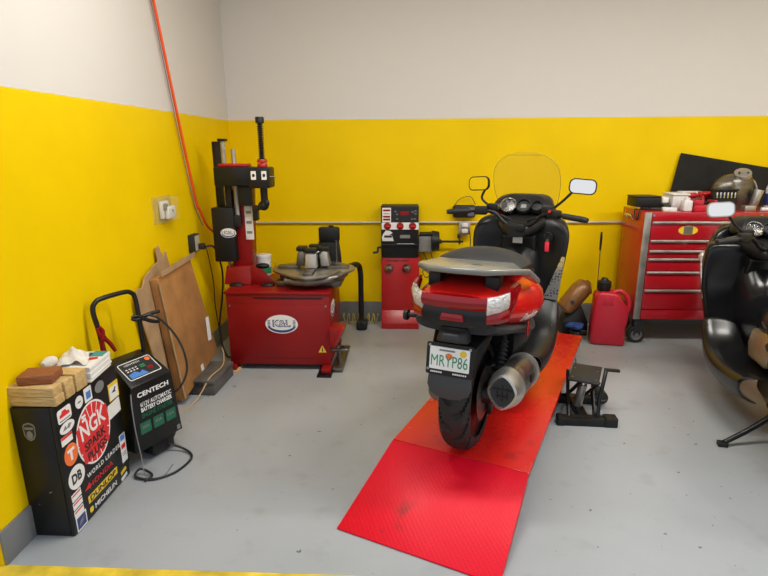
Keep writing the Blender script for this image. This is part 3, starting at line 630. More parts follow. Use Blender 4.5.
# ------------------------------------------------------------------ wheel balancer
t = thing('wheel_balancer', 'red and black wheel balancer with round dials against the back wall', 'wheel balancer', (-.075, 4.70, 0))
x0, x1 = -.172, .168
MB().hull([(x0, -.085, 0), (x1, -.085, 0), (x0, .13, 0), (x1, .13, 0), (x0, -.085, .055), (x1, -.085, .055), (x0, -.02, .165), (x1, -.02, .165), (x0, .13, .165), (x1, .13, .165)], .005).build('plinth', M_bred, t)
MB().b2(x0, x1, -.022, .13, .166, .655, .006).build('cabinet', M_bred, t)
hd = MB().b2(x0, x1-.01, -.035, .13, .656, 1.115, .008).build('head', M_blk, t)
y_ = -.0354
F3 = lambda u, z, k=0: fr((u, y_-k*.0006, z), (1, 0, 0), (0, 0, 1))
decal(rrect(.22, .13, .004), F3(.035, 1.035), M_dial, hd, 'display_panel'); decal(rrect(.075, .032, .003), F3(.035, 1.05, 1.3), M_mred, hd, 'display', label='dark red display')
for u, z in ((-.045, 1.065), (-.03, 1.04), (.105, 1.06), (.13, 1.07), (.13, 1.045), (-.03, 1.0), (.10, 1.0), (.125, 1.0)): decal(rrect(.018, .009, .002), F3(u, z, 1.3), M_prgry, hd, 'button')
decal(rrect(.076, .125, .002), F3(-.122, 1.035), M_wht, hd, 'instruction_label')
for z in (1.075, 1.02, .995): decal(rrect(.062, .017, .002), F3(-.122, z, 1.3), M_mred, hd, 'label_stripe')
for z in (1.05, 1.043): decal(rrect(.055, .004, .001), F3(-.122, z, 1.3), M_prgry, hd, 'label_stripe')
decal(rrect(.325, .062, .003), F3(-.004, .938), M_wht, hd, 'dial_strip')
for u in (-.115, -.004, .105):
    d_ = MB().lathe([(.003, 0), (.032, 0), (.030, .010), (.018, .014), (.003, .014)], F3(u, .938, 1.4), 24).build('dial', M_mred, hd); MB().poly(rrect(.04, .009, .003), F3(u, .938) @ T(0, 0, .0152), .004).build('dial_grip', M_prred, d_)
decal([(-.05, -.03), (.05, -.03), (.035, .02), (.01, .025), (.04, .04), (.02, .06), (-.02, .065), (-.045, .03), (-.055, .0)], F3(-.11, .835), M_wpl, hd, 'white_sticker'); decal(rrect(.07, .02, .005), F3(-.11, .845, 1.3), M_prblk, hd, 'sticker_mark'); decal(rrect(.09, .03, .008), F3(.04, .845), M_prgry, hd, 'grey_mark')
MB().b2(x0+.01, x1-.02, -.058, -.036, .770, .778, .002).build('tray_lip', M_gryp, t); MB().cyl((-.03, -.052, .783), (.12, -.052, .783), .005).build('tray_tool', M_steel, t)
mb = MB(); mb.tube([(x0, .02, .735), (x0-.03, .02, .735), (x0-.034, -.0, .70), (x0-.075, -.01, .695)], .010, 10, 4); mb.build('crank', M_blk, t)
text('Snap-on', .21, .028, fr((-.03, -.0226, .625), (1, 0, 0), (0, 0, 1)), M_prblk, t, bold=.02, shear=.3)
for u in (-.105, .055):
    MB().lathe([(.002, 0), (.042, 0), (.038, .014), (.022, .034), (.012, .044), (.002, .044)], fr((u, -.0224, .555), (1, 0, 0), (0, 0, 1)), 28).build('cone', M_steel, t); MB().cyl((u, -.065, .555), (u, -.072, .555), .01).build('cone_bolt', M_prblk, t)
mb = MB(); mb.b2(x1-.008, .275, 0, .12, .70, .84, .008); mb.build('shaft_housing', M_grybox, t); MB().b2(x1, .30, .0, .10, .842, .87, .01).build('housing_top', M_blk, t)
MB().cyl((.276, .06, .79), (.345, .06, .79), .095, .085, 28, .008).build('flange', M_blk, t)
mb = MB(); mb.cyl((.345, .06, .785), (.56, .06, .785), .010); mb.cyl((.345, .06, .785), (.37, .06, .785), .025, .014); mb.cyl((.52, .06, .785), (.535, .06, .785), .028, .02); mb.build('shaft', M_blks, t)
MB().tube([(.20, .03, .70), (.24, .01, .60), (.20, .0, .52), (.24, .02, .46), (.30, .05, .55), (.27, .04, .70)], .004, 6).build('hanging_cable', M_cord, t)

# ------------------------------------------------------------------ back wall box
t = thing('keypad_box', 'black wall box with small keypad and cord above the conduit', 'keypad', (.49, 4.849, 1.05))
MB().b2(-.10, .10, -.07, 0, -.055, .055, .02, 3).build('case', M_blk, t); MB().b2(.03, .085, -.0735, -.0705, -.04, .035, .003).build('keypad', M_prgry, t)
mb = MB()
for r_ in range(4):
    for c_ in range(3): mb.box((.04+.017*c_, -.075, -.03+.018*r_), (.011, .004, .010), .002, 1)
mb.build('key', M_prnavy, t)
MB().tube([(-.09, -.04, .05), (-.04, -.04, .11), (.05, -.04, .13), (.10, -.04, .06)], .003, 6).build('loop_wire', M_cord, t)
t = thing('outlet_box', 'silver outlet box with plug on the conduit below the keypad', 'outlet', (.49, 4.82, .905))
MB().b2(-.045, .055, -.05, 0.0, -.06, .06, .006).build('box', M_alu, t)
for z in (-.025, .028): MB().b2(-.02, .035, -.068, -.051, z-.018, z+.018, .006).build('socket', M_wpl, t)
MB().b2(-.06, -.03, -.085, -.052, -.09, -.05, .006).build('plug', M_cord, t)
MB().tube([(.045, -.055, -.02), (.06, -.06, -.12), (.06, -.05, -.45), (.05, -.03, -.85), (.05, -.05, -.898)], .004, 6).build('cord', M_cord, t)

# ------------------------------------------------------------------ red lift table
lift_a = math.atan2(.917, .40)-pi/2
t = thing('motorcycle_lift', 'long red tread plate motorcycle lift with sloping entry ramp on the floor', 'motorcycle lift', (.2415, 2.322, 0), lift_a)
hw, zl = .345, .15
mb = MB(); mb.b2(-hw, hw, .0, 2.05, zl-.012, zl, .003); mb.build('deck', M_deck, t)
mb = MB(); mb.b2(-hw+.004, -hw+.02, .004, 2.05, .105, zl-.0125, .003); mb.b2(hw-.02, hw-.004, .004, 2.05, .105, zl-.0125, .003); mb.b2(-hw+.02, hw-.02, 2.03, 2.05, .105, zl-.0125, .003); mb.build('side_rail', M_bred, t)
mb = MB(); mb.b2(-hw+.03, -hw+.10, .05, 2.0, 0, zl-.0125, .004); mb.b2(hw-.10, hw-.03, .05, 2.0, 0, zl-.0125, .004)
for y in (.25, 1.0, 1.75): mb.b2(-hw+.1, hw-.1, y, y+.06, 0, .05, .004)
mb.build('base_frame', M_blks, t)
Lr = .55
mb = MB(); mb.hull([(-hw, -.004, zl), (hw, -.004, zl), (-hw, -.004, zl-.008), (hw, -.004, zl-.008), (-hw-.012, -Lr, .008), (hw+.012, -Lr, .008), (-hw-.012, -Lr, .0015), (hw+.012, -Lr, .0015)], .001, 1); mb.build('ramp', M_plate, t)
mb = MB(); 
for s in (-1, 1): mb.hull([(s*hw, -.01, zl-.009), (s*hw, -.01, zl-.05), (s*(hw+.011), -Lr+.01, .006), (s*(hw-.014), -.01, zl-.009), (s*(hw-.014), -.01, zl-.05), (s*(hw-.004), -Lr+.01, .006), (s*(hw+.01), -Lr+.1, .003), (s*(hw-.005), -Lr+.1, .003)], .001, 1)
mb.build('ramp_flange', M_bred, t)
MB().cyl((-hw+.01, .0, zl-.02), (hw-.01, .0, zl-.02), .008).build('hinge', M_blks, t)

# ------------------------------------------------------------------ scooters
def ring(hw_, zb, zt, n=2.6, xs=0., N=28, top=None, flat=.0):
    out = []; zc = (zb+zt)/2; hh = (zt-zb)/2
    for k in range(N):
        a = 2*pi*k/N+pi/N; ca, sa = cos(a), sin(a)
        x = hw_*math.copysign(abs(ca)**(2/n), ca); z = hh*math.copysign(abs(sa)**(2/n), sa)
        if top and z > 0: x *= 1-(1-top)*(z/hh)
        if flat and z < 0: x *= 1-flat*(-z/hh)
        out.append((x+xs, zc+z))
    return out
def body(secs, N=28, **kw):
    # sections: (y, half_width, z_bottom, z_top, exponent, top_taper, bottom_taper)
    rings = []
    for sc in secs:
        y, w, zb, zt = sc[:4]; n = sc[4] if len(sc) > 4 else 2.8; tp = sc[5] if len(sc) > 5 else 1; fl = sc[6] if len(sc) > 6 else 0
        rings.append([(x, y, z) for x, z in ring(w, zb, zt, n, 0, N, tp, fl)])
    return rings
def smooth_secs(secs, k=4):
    out = []
    n = len(secs); S_ = [list(s)+[2.8, 1, 0][len(s)-4:] for s in secs]
    for i in range(n-1):
        p0, p1, p2, p3 = S_[max(i-1, 0)], S_[i], S_[i+1], S_[min(i+2, n-1)]
        for j in range(k):
            u = j/k; out.append([.5*((2*b)+(c-a)*u+(2*a-5*b+4*c-d)*u*u+(3*b-a-3*c+d)*u**3) for a, b, c, d in zip(p0, p1, p2, p3)])
    out.append(S_[-1]); return out
def tyre(mb, c, Rr, w, tread=True, n=338):
    prof = []; m = 26
    for j in range(m+1):
        a = -1.95+3.9*j/m      # angle around the tyre section
        prof.append((sin(a)*w/2*1.0, cos(a)*w*.36, a))
    rings = []; base = Rr-w*.36
    for k in range(n):
        th = 2*pi*k/n; r_ = []
        for x, h, a in prof:
            d = 0
            if tread and abs(a) < 1.45:
                s = abs(a); q = (th*13/(2*pi) + (.62*s*s) + (.5 if a > 0 else 0)) % 1
                if .15 < s and q < .19: d = .014
                if s < .06: d = .0
            r = base+h-d
            r_.append((c[0]+x, c[1]+r*cos(th), c[2]+r*sin(th)))
        rings.append(r_)
    b_ = bmesh.new(); vr = [[b_.verts.new(p) for p in r] for r in rings]
    for i in range(n):
        a, e = vr[i], vr[(i+1) % n]
        for j in range(m): b_.faces.new((a[j], a[j+1], e[j+1], e[j]))
    bmesh.ops.recalc_face_normals(b_, faces=b_.faces); mb._add(b_)
    # inner bead closes the tyre
    return mb
def wheel(root, c, Rr, w, rimcol):
    wt = tyre(MB(), c, Rr, w).build('tyre', M_rub, root, 60)
    F = fr(c, (0, 1, 0), (0, 0, 1))      # Z axis -> +X
    rr = Rr-w*.36-w*.12
    mb = MB(); mb.lathe([(rr-.022, -w*.34), (rr+.022, -w*.44), (rr+.024, -w*.40), (rr-.004, -w*.28), (rr-.004, w*.28), (rr+.024, w*.40), (rr+.022, w*.44), (rr-.022, w*.34)], F, 48)
    mb.cyl((c[0]-w*.42, c[1], c[2]), (c[0]+w*.42, c[1], c[2]), .045)
    for k in range(5):
        a = 2*pi*k/5+.3
        for da in (-.13, .13): mb.cyl((c[0], c[1]+.035*cos(a), c[2]+.035*sin(a)), (c[0], c[1]+(rr-.012)*cos(a+da), c[2]+(rr-.012)*sin(a+da)), .013, .010, 10)
    mb.build('rim', rimcol, root)
    MB().lathe([(.05, 0), (rr*.62, 0), (rr*.62, .005), (.05, .005)], fr((c[0]+w*.5, c[1], c[2]), (0, 1, 0), (0, 0, 1)), 40).build('brake_disc', M_dsteel, root)

def scooter(root, red=True):
    B = M_red if red else M_blkg; IN = M_blkm if red else M_blkg
    wheel(root, (0, 0, .286), .286, .15, M_blks); wheel(root, (0, 1.50, .290), .290, .12, M_blks)
    # ---- tail body
    tail = smooth_secs([(-.270, .165, .735, .852, 3.2, .9, .1), (-.20, .205, .70, .872, 3.0, .82, .1), (-.08, .240, .655, .878, 3.0, .78, .06), (.10, .274, .605, .876, 3.2, .74, .05), (.30, .292, .575, .862, 3.2, .72, .06), (.48, .270, .57, .83, 2.8, .7, .12), (.64, .20, .60, .77, 2.5, .6, .2)])
    tp_ = MB().loft(body(tail, 36)).build('tail_panel', B, root)
    # rear face: black centre, lamps
    plan = [(-.232, -.05), (-.228, -.12), (-.214, -.19), (-.186, -.243), (-.14, -.276), (-.08, -.292), (0, -.297), (.08, -.292), (.14, -.276), (.186, -.243), (.214, -.19), (.228, -.12), (.232, -.05)]
    def band(i0, i1, zt, zb, off=.012, th=.012, M_=None, name='lamp', lab=None, sub=6):
        pp = plan[i0:i1+1]; P_ = []
        for i in range(len(pp)-1):
            for k in range(sub):
                u = k/sub; P_.append((pp[i][0]*(1-u)+pp[i+1][0]*u, pp[i][1]*(1-u)+pp[i+1][1]*u))
        P_.append(pp[-1]); rows = []
        n_ = len(P_)
        for q in range(7):
            v = q/6; row = []
            for i, (x, y) in enumerate(P_):
                u = i/(n_-1); z = zb(u)*(1-v)+zt(u)*v
                bul = off*(.55+.45*math.sin(pi*v)); L_ = math.hypot(x, y+.02) or 1
                row.append((x*(1+bul*1.6), y-bul, z))
            rows.append(row)
        return MB().grid(rows, th).build(name, M_, root, 40, lab)
    c_ = lambda v: (lambda u: v)
    lp = lambda a, b_: (lambda u: a+(b_-a)*u)
    band(4, 8, c_(.850), c_(.795), .022, .02, M_lens, 'tail_lamp', 'red centre lamp')
    band(2, 4, lp(.862, .852), lp(.795, .775), .022, .02, M_clear, 'clear_lamp', 'clear side lens'); band(8, 10, lp(.852, .862), lp(.775, .795), .022, .02, M_clear, 'clear_lamp', 'clear side lens')
    band(2, 4, lp(.793, .773), lp(.735, .735), .020, .02, M_lens, 'red_corner_lens', 'red lower corner lens'); band(8, 10, lp(.773, .793), lp(.735, .735), .020, .02, M_lens, 'red_corner_lens', 'red lower corner lens')
    band(10, 12, lp(.862, .868), lp(.735, .845), .018, .012, M_lens, 'red_side_lens', 'dark red side lens'); band(0, 2, lp(.868, .862), lp(.845, .735), .018, .012, M_lens, 'red_side_lens', 'dark red side lens')
    band(4, 8, c_(.793), c_(.715), .012, .02, M_blkg, 'rear_panel', 'black panel below the red lamp')
    MB().hull([(-.055, -.318, .742), (.055, -.318, .742), (-.045, -.315, .775), (.045, -.315, .775), (-.055, -.29, .742), (.055, -.29, .742), (-.045, -.29, .775), (.045, -.29, .775)], .005).build('reflector', M_lens, root)
    if red:
        from mathutils.bvhtree import BVHTree
        bv = BVHTree.FromPolygons([v.co[:] for v in tp_.data.vertices], [p.vertices[:] for p in tp_.data.polygons])
        lt = text('Grandvista', .20, .040, fr((.0, .105, .680), (0, 1, -.12), (0, .1, 1)), M_wht, root, shear=.35)
        for v in lt.data.vertices:
            h_ = bv.ray_cast(V((1, v.co.y, v.co.z)), V((-1, 0, 0)))[0]
            if h_: v.co.x += h_.x+.0008
    # grey trim under the tail
    trim = smooth_secs([(-.255, .18, .672, .735, 3.4, 1, .15), (-.16, .222, .64, .712, 3, 1, .15), (0, .245, .60, .672, 3, 1, .15), (.25, .262, .52, .60, 3, 1, .15), (.45, .235, .47, .585, 3, 1, .2)])
    MB().loft(body(trim, 28)).build('lower_trim', M_gryp, root)
    # plate holder, mudflap
    MB().hull([(-.06, -.285, .69), (.06, -.285, .69), (-.075, -.30, .64), (.075, -.30, .64), (-.06, -.20, .71), (.06, -.20, .71), (-.07, -.24, .63), (.07, -.24, .63), (-.035, -.325, .685), (.035, -.325, .685), (-.04, -.335, .652), (.04, -.335, .652)], .01, 3).build('plate_lamp', M_gryp, root)
    MB().hull([(-.10, -.27, .61), (.10, -.27, .61), (-.14, -.10, .66), (.14, -.10, .66), (-.085, -.305, .45), (.085, -.305, .45), (-.085, -.25, .46), (.085, -.25, .46), (-.12, -.06, .60), (.12, -.06, .60)], .012, 3).build('plate_holder', M_blk, root)
    MB().poly([(-.096, .13), (.096, .13), (.102, .06), (.088, .02), (.05, -.005), (0, -.012), (-.05, -.005), (-.088, .02), (-.102, .06)], fr((0, -.318, .395), (1, 0, 0), (0, .08, .8)) @ Matrix.Diagonal((.98, .84, 1, 1)), .016, .005, 2).build('mud_flap', mat('mud_flap_rubber', (.042, .044, .048), .55), root)
    if red:
        tl = R(8)
        FPl = fr((-.002, -.3165, .566), (1, 0, 0), (0, math.sin(tl)*1.0, math.cos(tl)))
        pr_ = decal(rrect(.208, .142, .008), FPl @ T(0, 0, 0), M_blk, root, 'plate_frame', .005)
        pl_ = decal(rrect(.178, .100, .004), FPl @ T(0, .004, .0055), M_wht, pr_, 'licence_plate', .001, label='white licence plate with green characters')
        text('MRYP86', .164, .050, FPl @ T(0, -.006, .0066), M_prgrn, pl_, bold=.0)
        decal(ellp(.016, .014), FPl @ T(-.002, .016, .0066), M_pror, pl_, 'plate_emblem', .0003); decal(ellp(.015, .015), FPl @ T(.060, .034, .0066), M_pryel, pl_, 'plate_sticker', .0003); decal(rrect(.07, .008, .002), FPl @ T(-.012, .040, .0066), M_prgrn if False else M_prgry, pl_, 'plate_print', .0003)
        for x, w_ in ((-.052, .062), (.052, .070)):
            mbk = MB(); n_ = int(w_/.009)
            for k in range(n_): mbk.poly(rrect(.006, .007, .001), FPl @ T(x-w_/2+.009*k+.004, -.0585, .0055), .0004)
            mbk.build('frame_print', M_wht, pr_)
        for x, y in ((-.090, .058), (.090, .058), (-.094, -.048)): MB().cyl(FPl @ V((x, y, .005)), FPl @ V((x, y, .009)), .006).build('plate_bolt', M_steel, pr_)
    # ---- rack, seat
    rk = [(-.125, -.262), (-.205, -.18), (-.262, .02), (-.288, .17), (-.262, .18), (-.225, .10), (-.17, .06), (-.10, .05), (.10, .05), (.17, .06), (.225, .10), (.262, .18), (.288, .17), (.262, .02), (.205, -.18), (.125, -.262), (0, -.276)]
    M_r = Matrix.Translation((0, 0, .912)) @ Matrix.Rotation(R(-5), 4, 'X')
    gr_ = MB().poly(rk, M_r, .028, .010, 3).build('grab_rack', M_rack if red else M_blks, root)
    for v in gr_.data.vertices:
        if v.co.y > -.02 and abs(v.co.x) > .2: v.co.z -= .42*(v.co.y+.02)
    MB().poly(rrect(.05, .016, .004), M_r @ T(.05, -.12, .0282), .001).build('slot', M_prblk, root)
    for x in (-.13, .13): MB().b2(x-.03, x+.03, -.17, -.06, .845, .915, .012).build('rack_support', M_blk, root)
    seat = smooth_secs([(.04, .14, .885, .930, 2.6, .75), (.08, .20, .868, .950, 2.6, .66), (.16, .222, .855, .972, 2.6, .6), (.27, .224, .84, .964, 2.6, .6), (.38, .21, .81, .940, 2.6, .6), (.46, .205, .78, .885, 2.6, .62), (.58, .198, .75, .842, 2.6, .62), (.72, .16, .735, .83, 2.6, .6), (.82, .10, .75, .825, 2.6, .6)])
    MB().loft(body(seat, 32)).build('seat', M_seat, root, 60)
    # ---- mid body, floor, tunnel
    MB().loft(body(smooth_secs([(.22, .17, .36, .62, 3), (.40, .215, .33, .74, 3, .85), (.60, .205, .34, .76, 3, .8), (.78, .15, .36, .75, 3, .75)]), 28)).build('side_cover', IN, root)
    if not red: MB().hull([(-.222, .45, .40), (-.222, .66, .40), (-.20, .74, .46), (-.195, .72, .56), (-.21, .50, .60), (-.222, .42, .52), (-.12, .45, .40), (-.12, .66, .40), (-.12, .74, .46), (-.12, .72, .56), (-.12, .50, .60), (-.12, .42, .52)], .02, 3).build('bronze_cover', M_bronze, root)
    MB().loft(body(smooth_secs([(.70, .13, .30, .74, 2.8, .7), (.88, .125, .30, .70, 2.8, .65), (1.02, .13, .32, .72, 2.8, .7), (1.14, .15, .36, .86, 2.8, .9), (1.2, .16, .40, .90, 2.8, 1)]), 28)).build('centre_tunnel', IN, root)
    for s in (-1, 1):
        rows = [[(s*.10, .38, .36), (s*.25, .36, .365), (s*.285, .40, .34), (s*.27, .42, .25), (s*.16, .42, .20)],
                [(s*.10, .60, .335), (s*.27, .60, .335), (s*.305, .60, .31), (s*.275, .62, .20), (s*.15, .62, .15)],
                [(s*.10, .82, .325), (s*.28, .82, .325), (s*.305, .82, .30), (s*.27, .84, .19), (s*.14, .84, .14)],
                [(s*.10, .98, .37), (s*.27, .97, .385), (s*.298, .97, .36), (s*.262, 1.0, .22), (s*.13, 1.0, .17)],
                [(s*.10, 1.08, .50), (s*.255, 1.07, .52), (s*.285, 1.07, .50), (s*.24, 1.12, .30), (s*.12, 1.12, .24)]]
        if not red: rows = [[(x+s*.05*min(1, abs(x)/.25), y, z) for x, y, z in r] for r in rows]
        fb = MB(); fb.grid(rows, .02); fb.build('floorboard', IN, root, 50, sub=2)
        if red:
            MB().grid([[(s*.19, .86, .352), (s*.275, .86, .352)], [(s*.19, .97, .398), (s*.272, .965, .405)]], .004).build('foot_plate', M_perf, root)
            rows = []
            for q in range(9):
                v = q/8; rows.append([(s*(.190+.095*v), 1.045+.045*v, .51+.27*v), (s*(.282+.022*v), 1.035+.04*v, .51+.27*v)])
            MB().grid(rows, .005).build('foot_plate', M_perf, root, label='silver perforated upper foot plate')
    MB().hull([(-.12, .10, .16), (.12, .10, .16), (-.13, .55, .13), (.13, .55, .13), (-.14, .1, .40), (.10, .1, .40), (-.14, .6, .36), (.14, .6, .36)], .02, 3).build('engine_block', M_blks, root)
    MB().loft([[(-.085-.045*(1 if i else 1)+.05*cos(a), y, z+.085*sin(a)*k) for a in [2*pi*j/20 for j in range(20)]] for i, (y, z, k) in enumerate(((-.08, .29, .6), (-.02, .29, .95), (.25, .29, 1.15), (.5, .27, 1.1), (.58, .27, .8)))]).build('belt_cover', M_dsteel if red else M_bronze, root)
    MB().cyl((.07, .0, .286), (.125, .0, .286), .05, .04).build('axle_hub', M_blks, root); MB().tube([(.115, .0, .29), (.125, .2, .30), (.12, .4, .30)], .022, 10).build('swing_arm', M_blks, root)
    MB().b2(.085, .115, .03, .11, .16, .24, .01).build('brake_caliper', M_blks, root)
    for s in (-1, 1):
        sh = MB(); prof = [(.006, 0)]
        for k in range(9): z = .03+k*.022; prof += [(.019, z), (.028, z+.006), (.028, z+.011), (.019, z+.017)]
        prof += [(.014, .24), (.014, .30), (.004, .30)]
        d_ = V((0, .16, .30)); M_ = Matrix.Translation((s*.135, .03, .33)) @ d_.to_track_quat('Z', 'Y').to_matrix().to_4x4()
        sh.lathe(prof, M_, 18); sh.build('shock_absorber', M_gryp, root)
    MB().hull([(-.08, -.20, .50), (.08, -.20, .50), (-.085, .12, .615), (.085, .12, .615), (-.075, -.24, .44), (.075, -.24, .44), (-.085, -.18, .46), (.085, -.18, .46), (-.085, .15, .585), (.085, .15, .585)], .012, 3).build('inner_fender', M_blk, root)
    # ---- exhaust on the right
    ax = V((-.02, -.55, .075)).normalized(); o_ = V((.232, .19, .366)); F = fr(o_, V((1, 0, 0)), V((0, .136, .99)))  # Z axis points backwards
    zx = ax; xx = V((1, 0, 0)); xx = (xx-zx*xx.dot(zx)).normalized(); yy = zx.cross(xx)
    F = Matrix(((xx.x, yy.x, zx.x, o_.x), (xx.y, yy.y, zx.y, o_.y), (xx.z, yy.z, zx.z, o_.z), (0, 0, 0, 1)))
    def pent(rx, ry, n=40, ex=2.):
        out = []
        for k in range(n):
            a = 2*pi*k/n+pi/n; c1, s1 = cos(a), sin(a)
            out.append((rx*math.copysign(abs(c1)**(2/ex), c1), ry*math.copysign(abs(s1)**(2/ex), s1)))
        return out
    rg = [[(x, y, z) for x, y in pent(rx, ry, 40, e)] for z, rx, ry, e in ((-.10, .028, .03, 2), (-.02, .055, .06, 2), (.0, .070, .077, 2.), (.03, .074, .082, 2.), (.30, .078, .088, 2.0), (.345, .080, .092, 1.85))]
    MB(F).loft(rg).build('muffler', mat('muffler_steel', (.27, .26, .245), .36, 1., nv=.15, ns=18, rv=.08), root, 30)
    rg = [[(x, y, z) for x, y in pent(rx, ry, 40, e)] for z, rx, ry, e in ((.347, .081, .093, 1.85), (.365, .083, .096, 1.75), (.445, .066, .080, 1.5), (.452, .057, .070, 1.5), (.440, .052, .064, 1.5))]
    ec = MB(F).loft(rg).build('muffler_cap', M_alu, root, 25)
    pts = pent(.054, .066, 40, 1.5); MB(F).poly(pts, T(0, 0, .4405), .003).build('cap_grille', M_prblk, ec)
    mbk = MB(F); mbk.box((0, .012, .447), (.085, .006, .006), .001); mbk.box((0, -.018, .447), (.05, .006, .006), .001); mbk.box((.0, -.004, .446), (.006, .07, .005), .001); mbk.box((.022, -.004, .446), (.005, .05, .005), .001); mbk.box((-.022, -.004, .446), (.005, .05, .005), .001); mbk.build('grille_bar', M_blks, ec)
    MB(F).lathe([(.076, .03), (.084, .03), (.084, .045), (.076, .045)], Matrix.Diagonal((1, 1.1, 1, 1)), 40).build('muffler_band', M_alu, root); MB().tube([(.232, .24, .36), (.225, .34, .31), (.16, .5, .24), (.08, .62, .25)], .024, 12).build('exhaust_pipe', M_dsteel, root)
    MB(F).box((.08, .02, .20), (.012, .035, .06), .003).build('muffler_bracket', M_blks, root)
    # pegs and side reflector
    MB().tube([(-.19, -.13, .690), (-.266, -.135, .684)], .012, 10).build('bobbin', M_blk, root); MB().cyl((-.266, -.135, .684), (-.286, -.135, .684), .026, bev=.004).build('bobbin_cap', M_blk, root)
    MB().ell((.262, .045, .628), (.008, .022, .040), (R(-20), 0, 0)).build('side_reflector', M_lens, root)
    # ---- leg shield and front
    def shield(zs, grow=0., cut=False):
        rings = []
        for z, w, yi, ye, yf in zs:
            w += grow; R_ = []
            inner = [(0, yi), (w*.45, yi-.004), (w*.80, yi-.035), (w*.97, ye)]
            outer = [(w, ye+.035), (w*.93, ye+.12), (w*.62, yf-.05), (w*.28, yf-.006), (0, yf)]
            half = inner+outer
            full = half+[(-x, y) for x, y in half[-2:0:-1]]
            rings.append([(x, y, z) for x, y in full])
        return rings
    GW = .0 if red else .055
    MB().loft(shield([(.20, .10, 1.12, 1.10, 1.22), (.30, .20, 1.10, 1.06, 1.26), (.45, .262, 1.12, 1.07, 1.32), (.60, .285, 1.15, 1.09, 1.38), (.75, .305, 1.17, 1.11, 1.44), (.86, .318, 1.175, 1.125, 1.47), (.93, .312, 1.18, 1.145, 1.47), (.985, .285, 1.20, 1.19, 1.45), (1.02, .22, 1.235, 1.235, 1.42)] if red else [(.20, .10, 1.12, 1.10, 1.22), (.30, .20, 1.10, 1.06, 1.26), (.45, .262, 1.12, 1.07, 1.32), (.60, .29, 1.15, 1.09, 1.38), (.72, .318, 1.17, 1.10, 1.44), (.84, .315, 1.175, 1.12, 1.47), (.955, .300, 1.17, 1.13, 1.47), (.985, .285, 1.18, 1.15, 1.46), (1.0, .22, 1.26, 1.24, 1.42)], GW)).build('leg_shield', IN, root, 45, sub=2)
    fz = [(.50, .16, 1.34, 1.24, 1.50), (.60, .235, 1.30, 1.22, 1.62), (.75, .272, 1.28, 1.22, 1.72), (.88, .275, 1.28, 1.24, 1.70), (1.0, .245, 1.30, 1.26, 1.60), (1.06, .20, 1.32, 1.29, 1.52), (1.09, .14, 1.34, 1.33, 1.46)]
    MB().loft(shield(fz, GW*.8)).build('front_fairing', B, root, 45, sub=2)
    for s in (-1, 1): 
        MB().ell((s*.15, 1.665, .80), (.085, .05, .055), (R(-20), 0, R(-s*22))).build('headlamp', M_clear, root)
        if not red: MB().tube([(s*.376, 1.16, .90), (s*.366, 1.14, .78), (s*.344, 1.12, .62)], [.004, .006, .003], 8).build('edge_light', M_clear, root)
    MB().loft(body(smooth_secs([(1.22, .035, .56, .60), (1.32, .075, .57, .625), (1.50, .085, .575, .640), (1.66, .07, .53, .585), (1.76, .03, .44, .48)]), 24)).build('front_fender', B, root)
    for s in (-1, 1): MB().tube([(s*.095, 1.50, .29), (s*.095, 1.36, .60), (s*.09, 1.28, .80)], [.026, .024, .02], 12).build('fork_leg', M_dsteel, root)
    # glove box, label, key
    MB().hull([(-.11, 1.10, .90), (.11, 1.10, .90), (-.12, 1.13, .78), (.12, 1.13, .78), (-.10, 1.17, .74), (.10, 1.17, .74), (-.11, 1.2, .92), (.11, 1.2, .92)], .02, 3).build('glove_box', IN, root)
    MB().loft(body(smooth_secs([(1.0, .05, .90, .96), (1.08, .12, .90, 1.0), (1.2, .16, .92, 1.03)]), 24)).build('steering_cover', M_blk, root)
    if red:
        decal(rrect(.062, .038, .003), fr((.0, 1.096, .868), (1, 0, 0), (0, .2, 1)), M_prgry if False else M_wpl, root, 'warning_label', .001)
    MB().cyl((.185, 1.15, .895), (.185, 1.128, .893), .030, .026).build('ignition_lock', M_gryp, root)
    if red:
        k_ = MB().box((.185, 1.105, .890), (.020, .035, .006), .002).build('key', M_blk, root)
        MB().cyl((.185, 1.122, .892), (.185, 1.140, .893), .004).build('key_blade', M_steel, k_)
        MB().lathe([(.008, -.0012), (.0095, 0), (.008, .0012), (.0068, 0), (.008, -.0012)], fr((.185, 1.10, .877), (1, 0, 0), (0, 0, 1)), 20).build('key_ring', M_steel, k_)
        MB().box((.185, 1.100, .836), (.026, .005, .064), .002).build('key_tag', mat('red_key_tag', (.85, .03, .06), .45), k_, label='red key tag')
    # dash, gauges
    MB().loft(shield([(1.02, .20, 1.20, 1.21, 1.42), (1.06, .205, 1.17, 1.19, 1.42), (1.10, .195, 1.20, 1.22, 1.40), (1.135, .165, 1.25, 1.27, 1.38), (1.15, .10, 1.29, 1.30, 1.36)])).build('dash', M_blk, root, 45, sub=1)
    for x, r_ in ((-.085, .052), (.012, .048), (.098, .036)):
        FD = fr((x, 1.172-.0*abs(x), 1.080), (1, 0, 0), (0, .55, .83))
        g_ = MB(FD).lathe([(r_*.80, -.02), (r_, -.02), (r_, .012), (r_*.93, .016), (r_*.86, .010), (r_*.84, -.004)], None, 32).build('gauge_bezel', M_chr if x < -.05 else M_gryp, root); MB(FD).lathe([(.001, -.015), (r_*.85, -.015), (r_*.85, -.004), (.001, -.004)], None, 32).build('gauge_face', M_dial, g_)
        if x == .012: MB(FD).box((0, 0, -.002), (.036, .03, .003), .001).build('gauge_screen', M_prgry, g_)
    # windscreen
    outl = []
    for q in range(19):
        v = q/18
        w_ = .190+.028*sin(pi*min(1, v/.7)*.75) if v < .5 else .2165*max(.02, 1-((v-.5)/.5)**2.6)**.5
        if v >= .999: w_ = .05
        y = 1.41-.19*v; z = 1.05+.372*v; row = []
        for k in range(21):
            x = k/10-1; row.append((x*w_, y-.62*(x*w_)**2, z))
        outl.append(row)
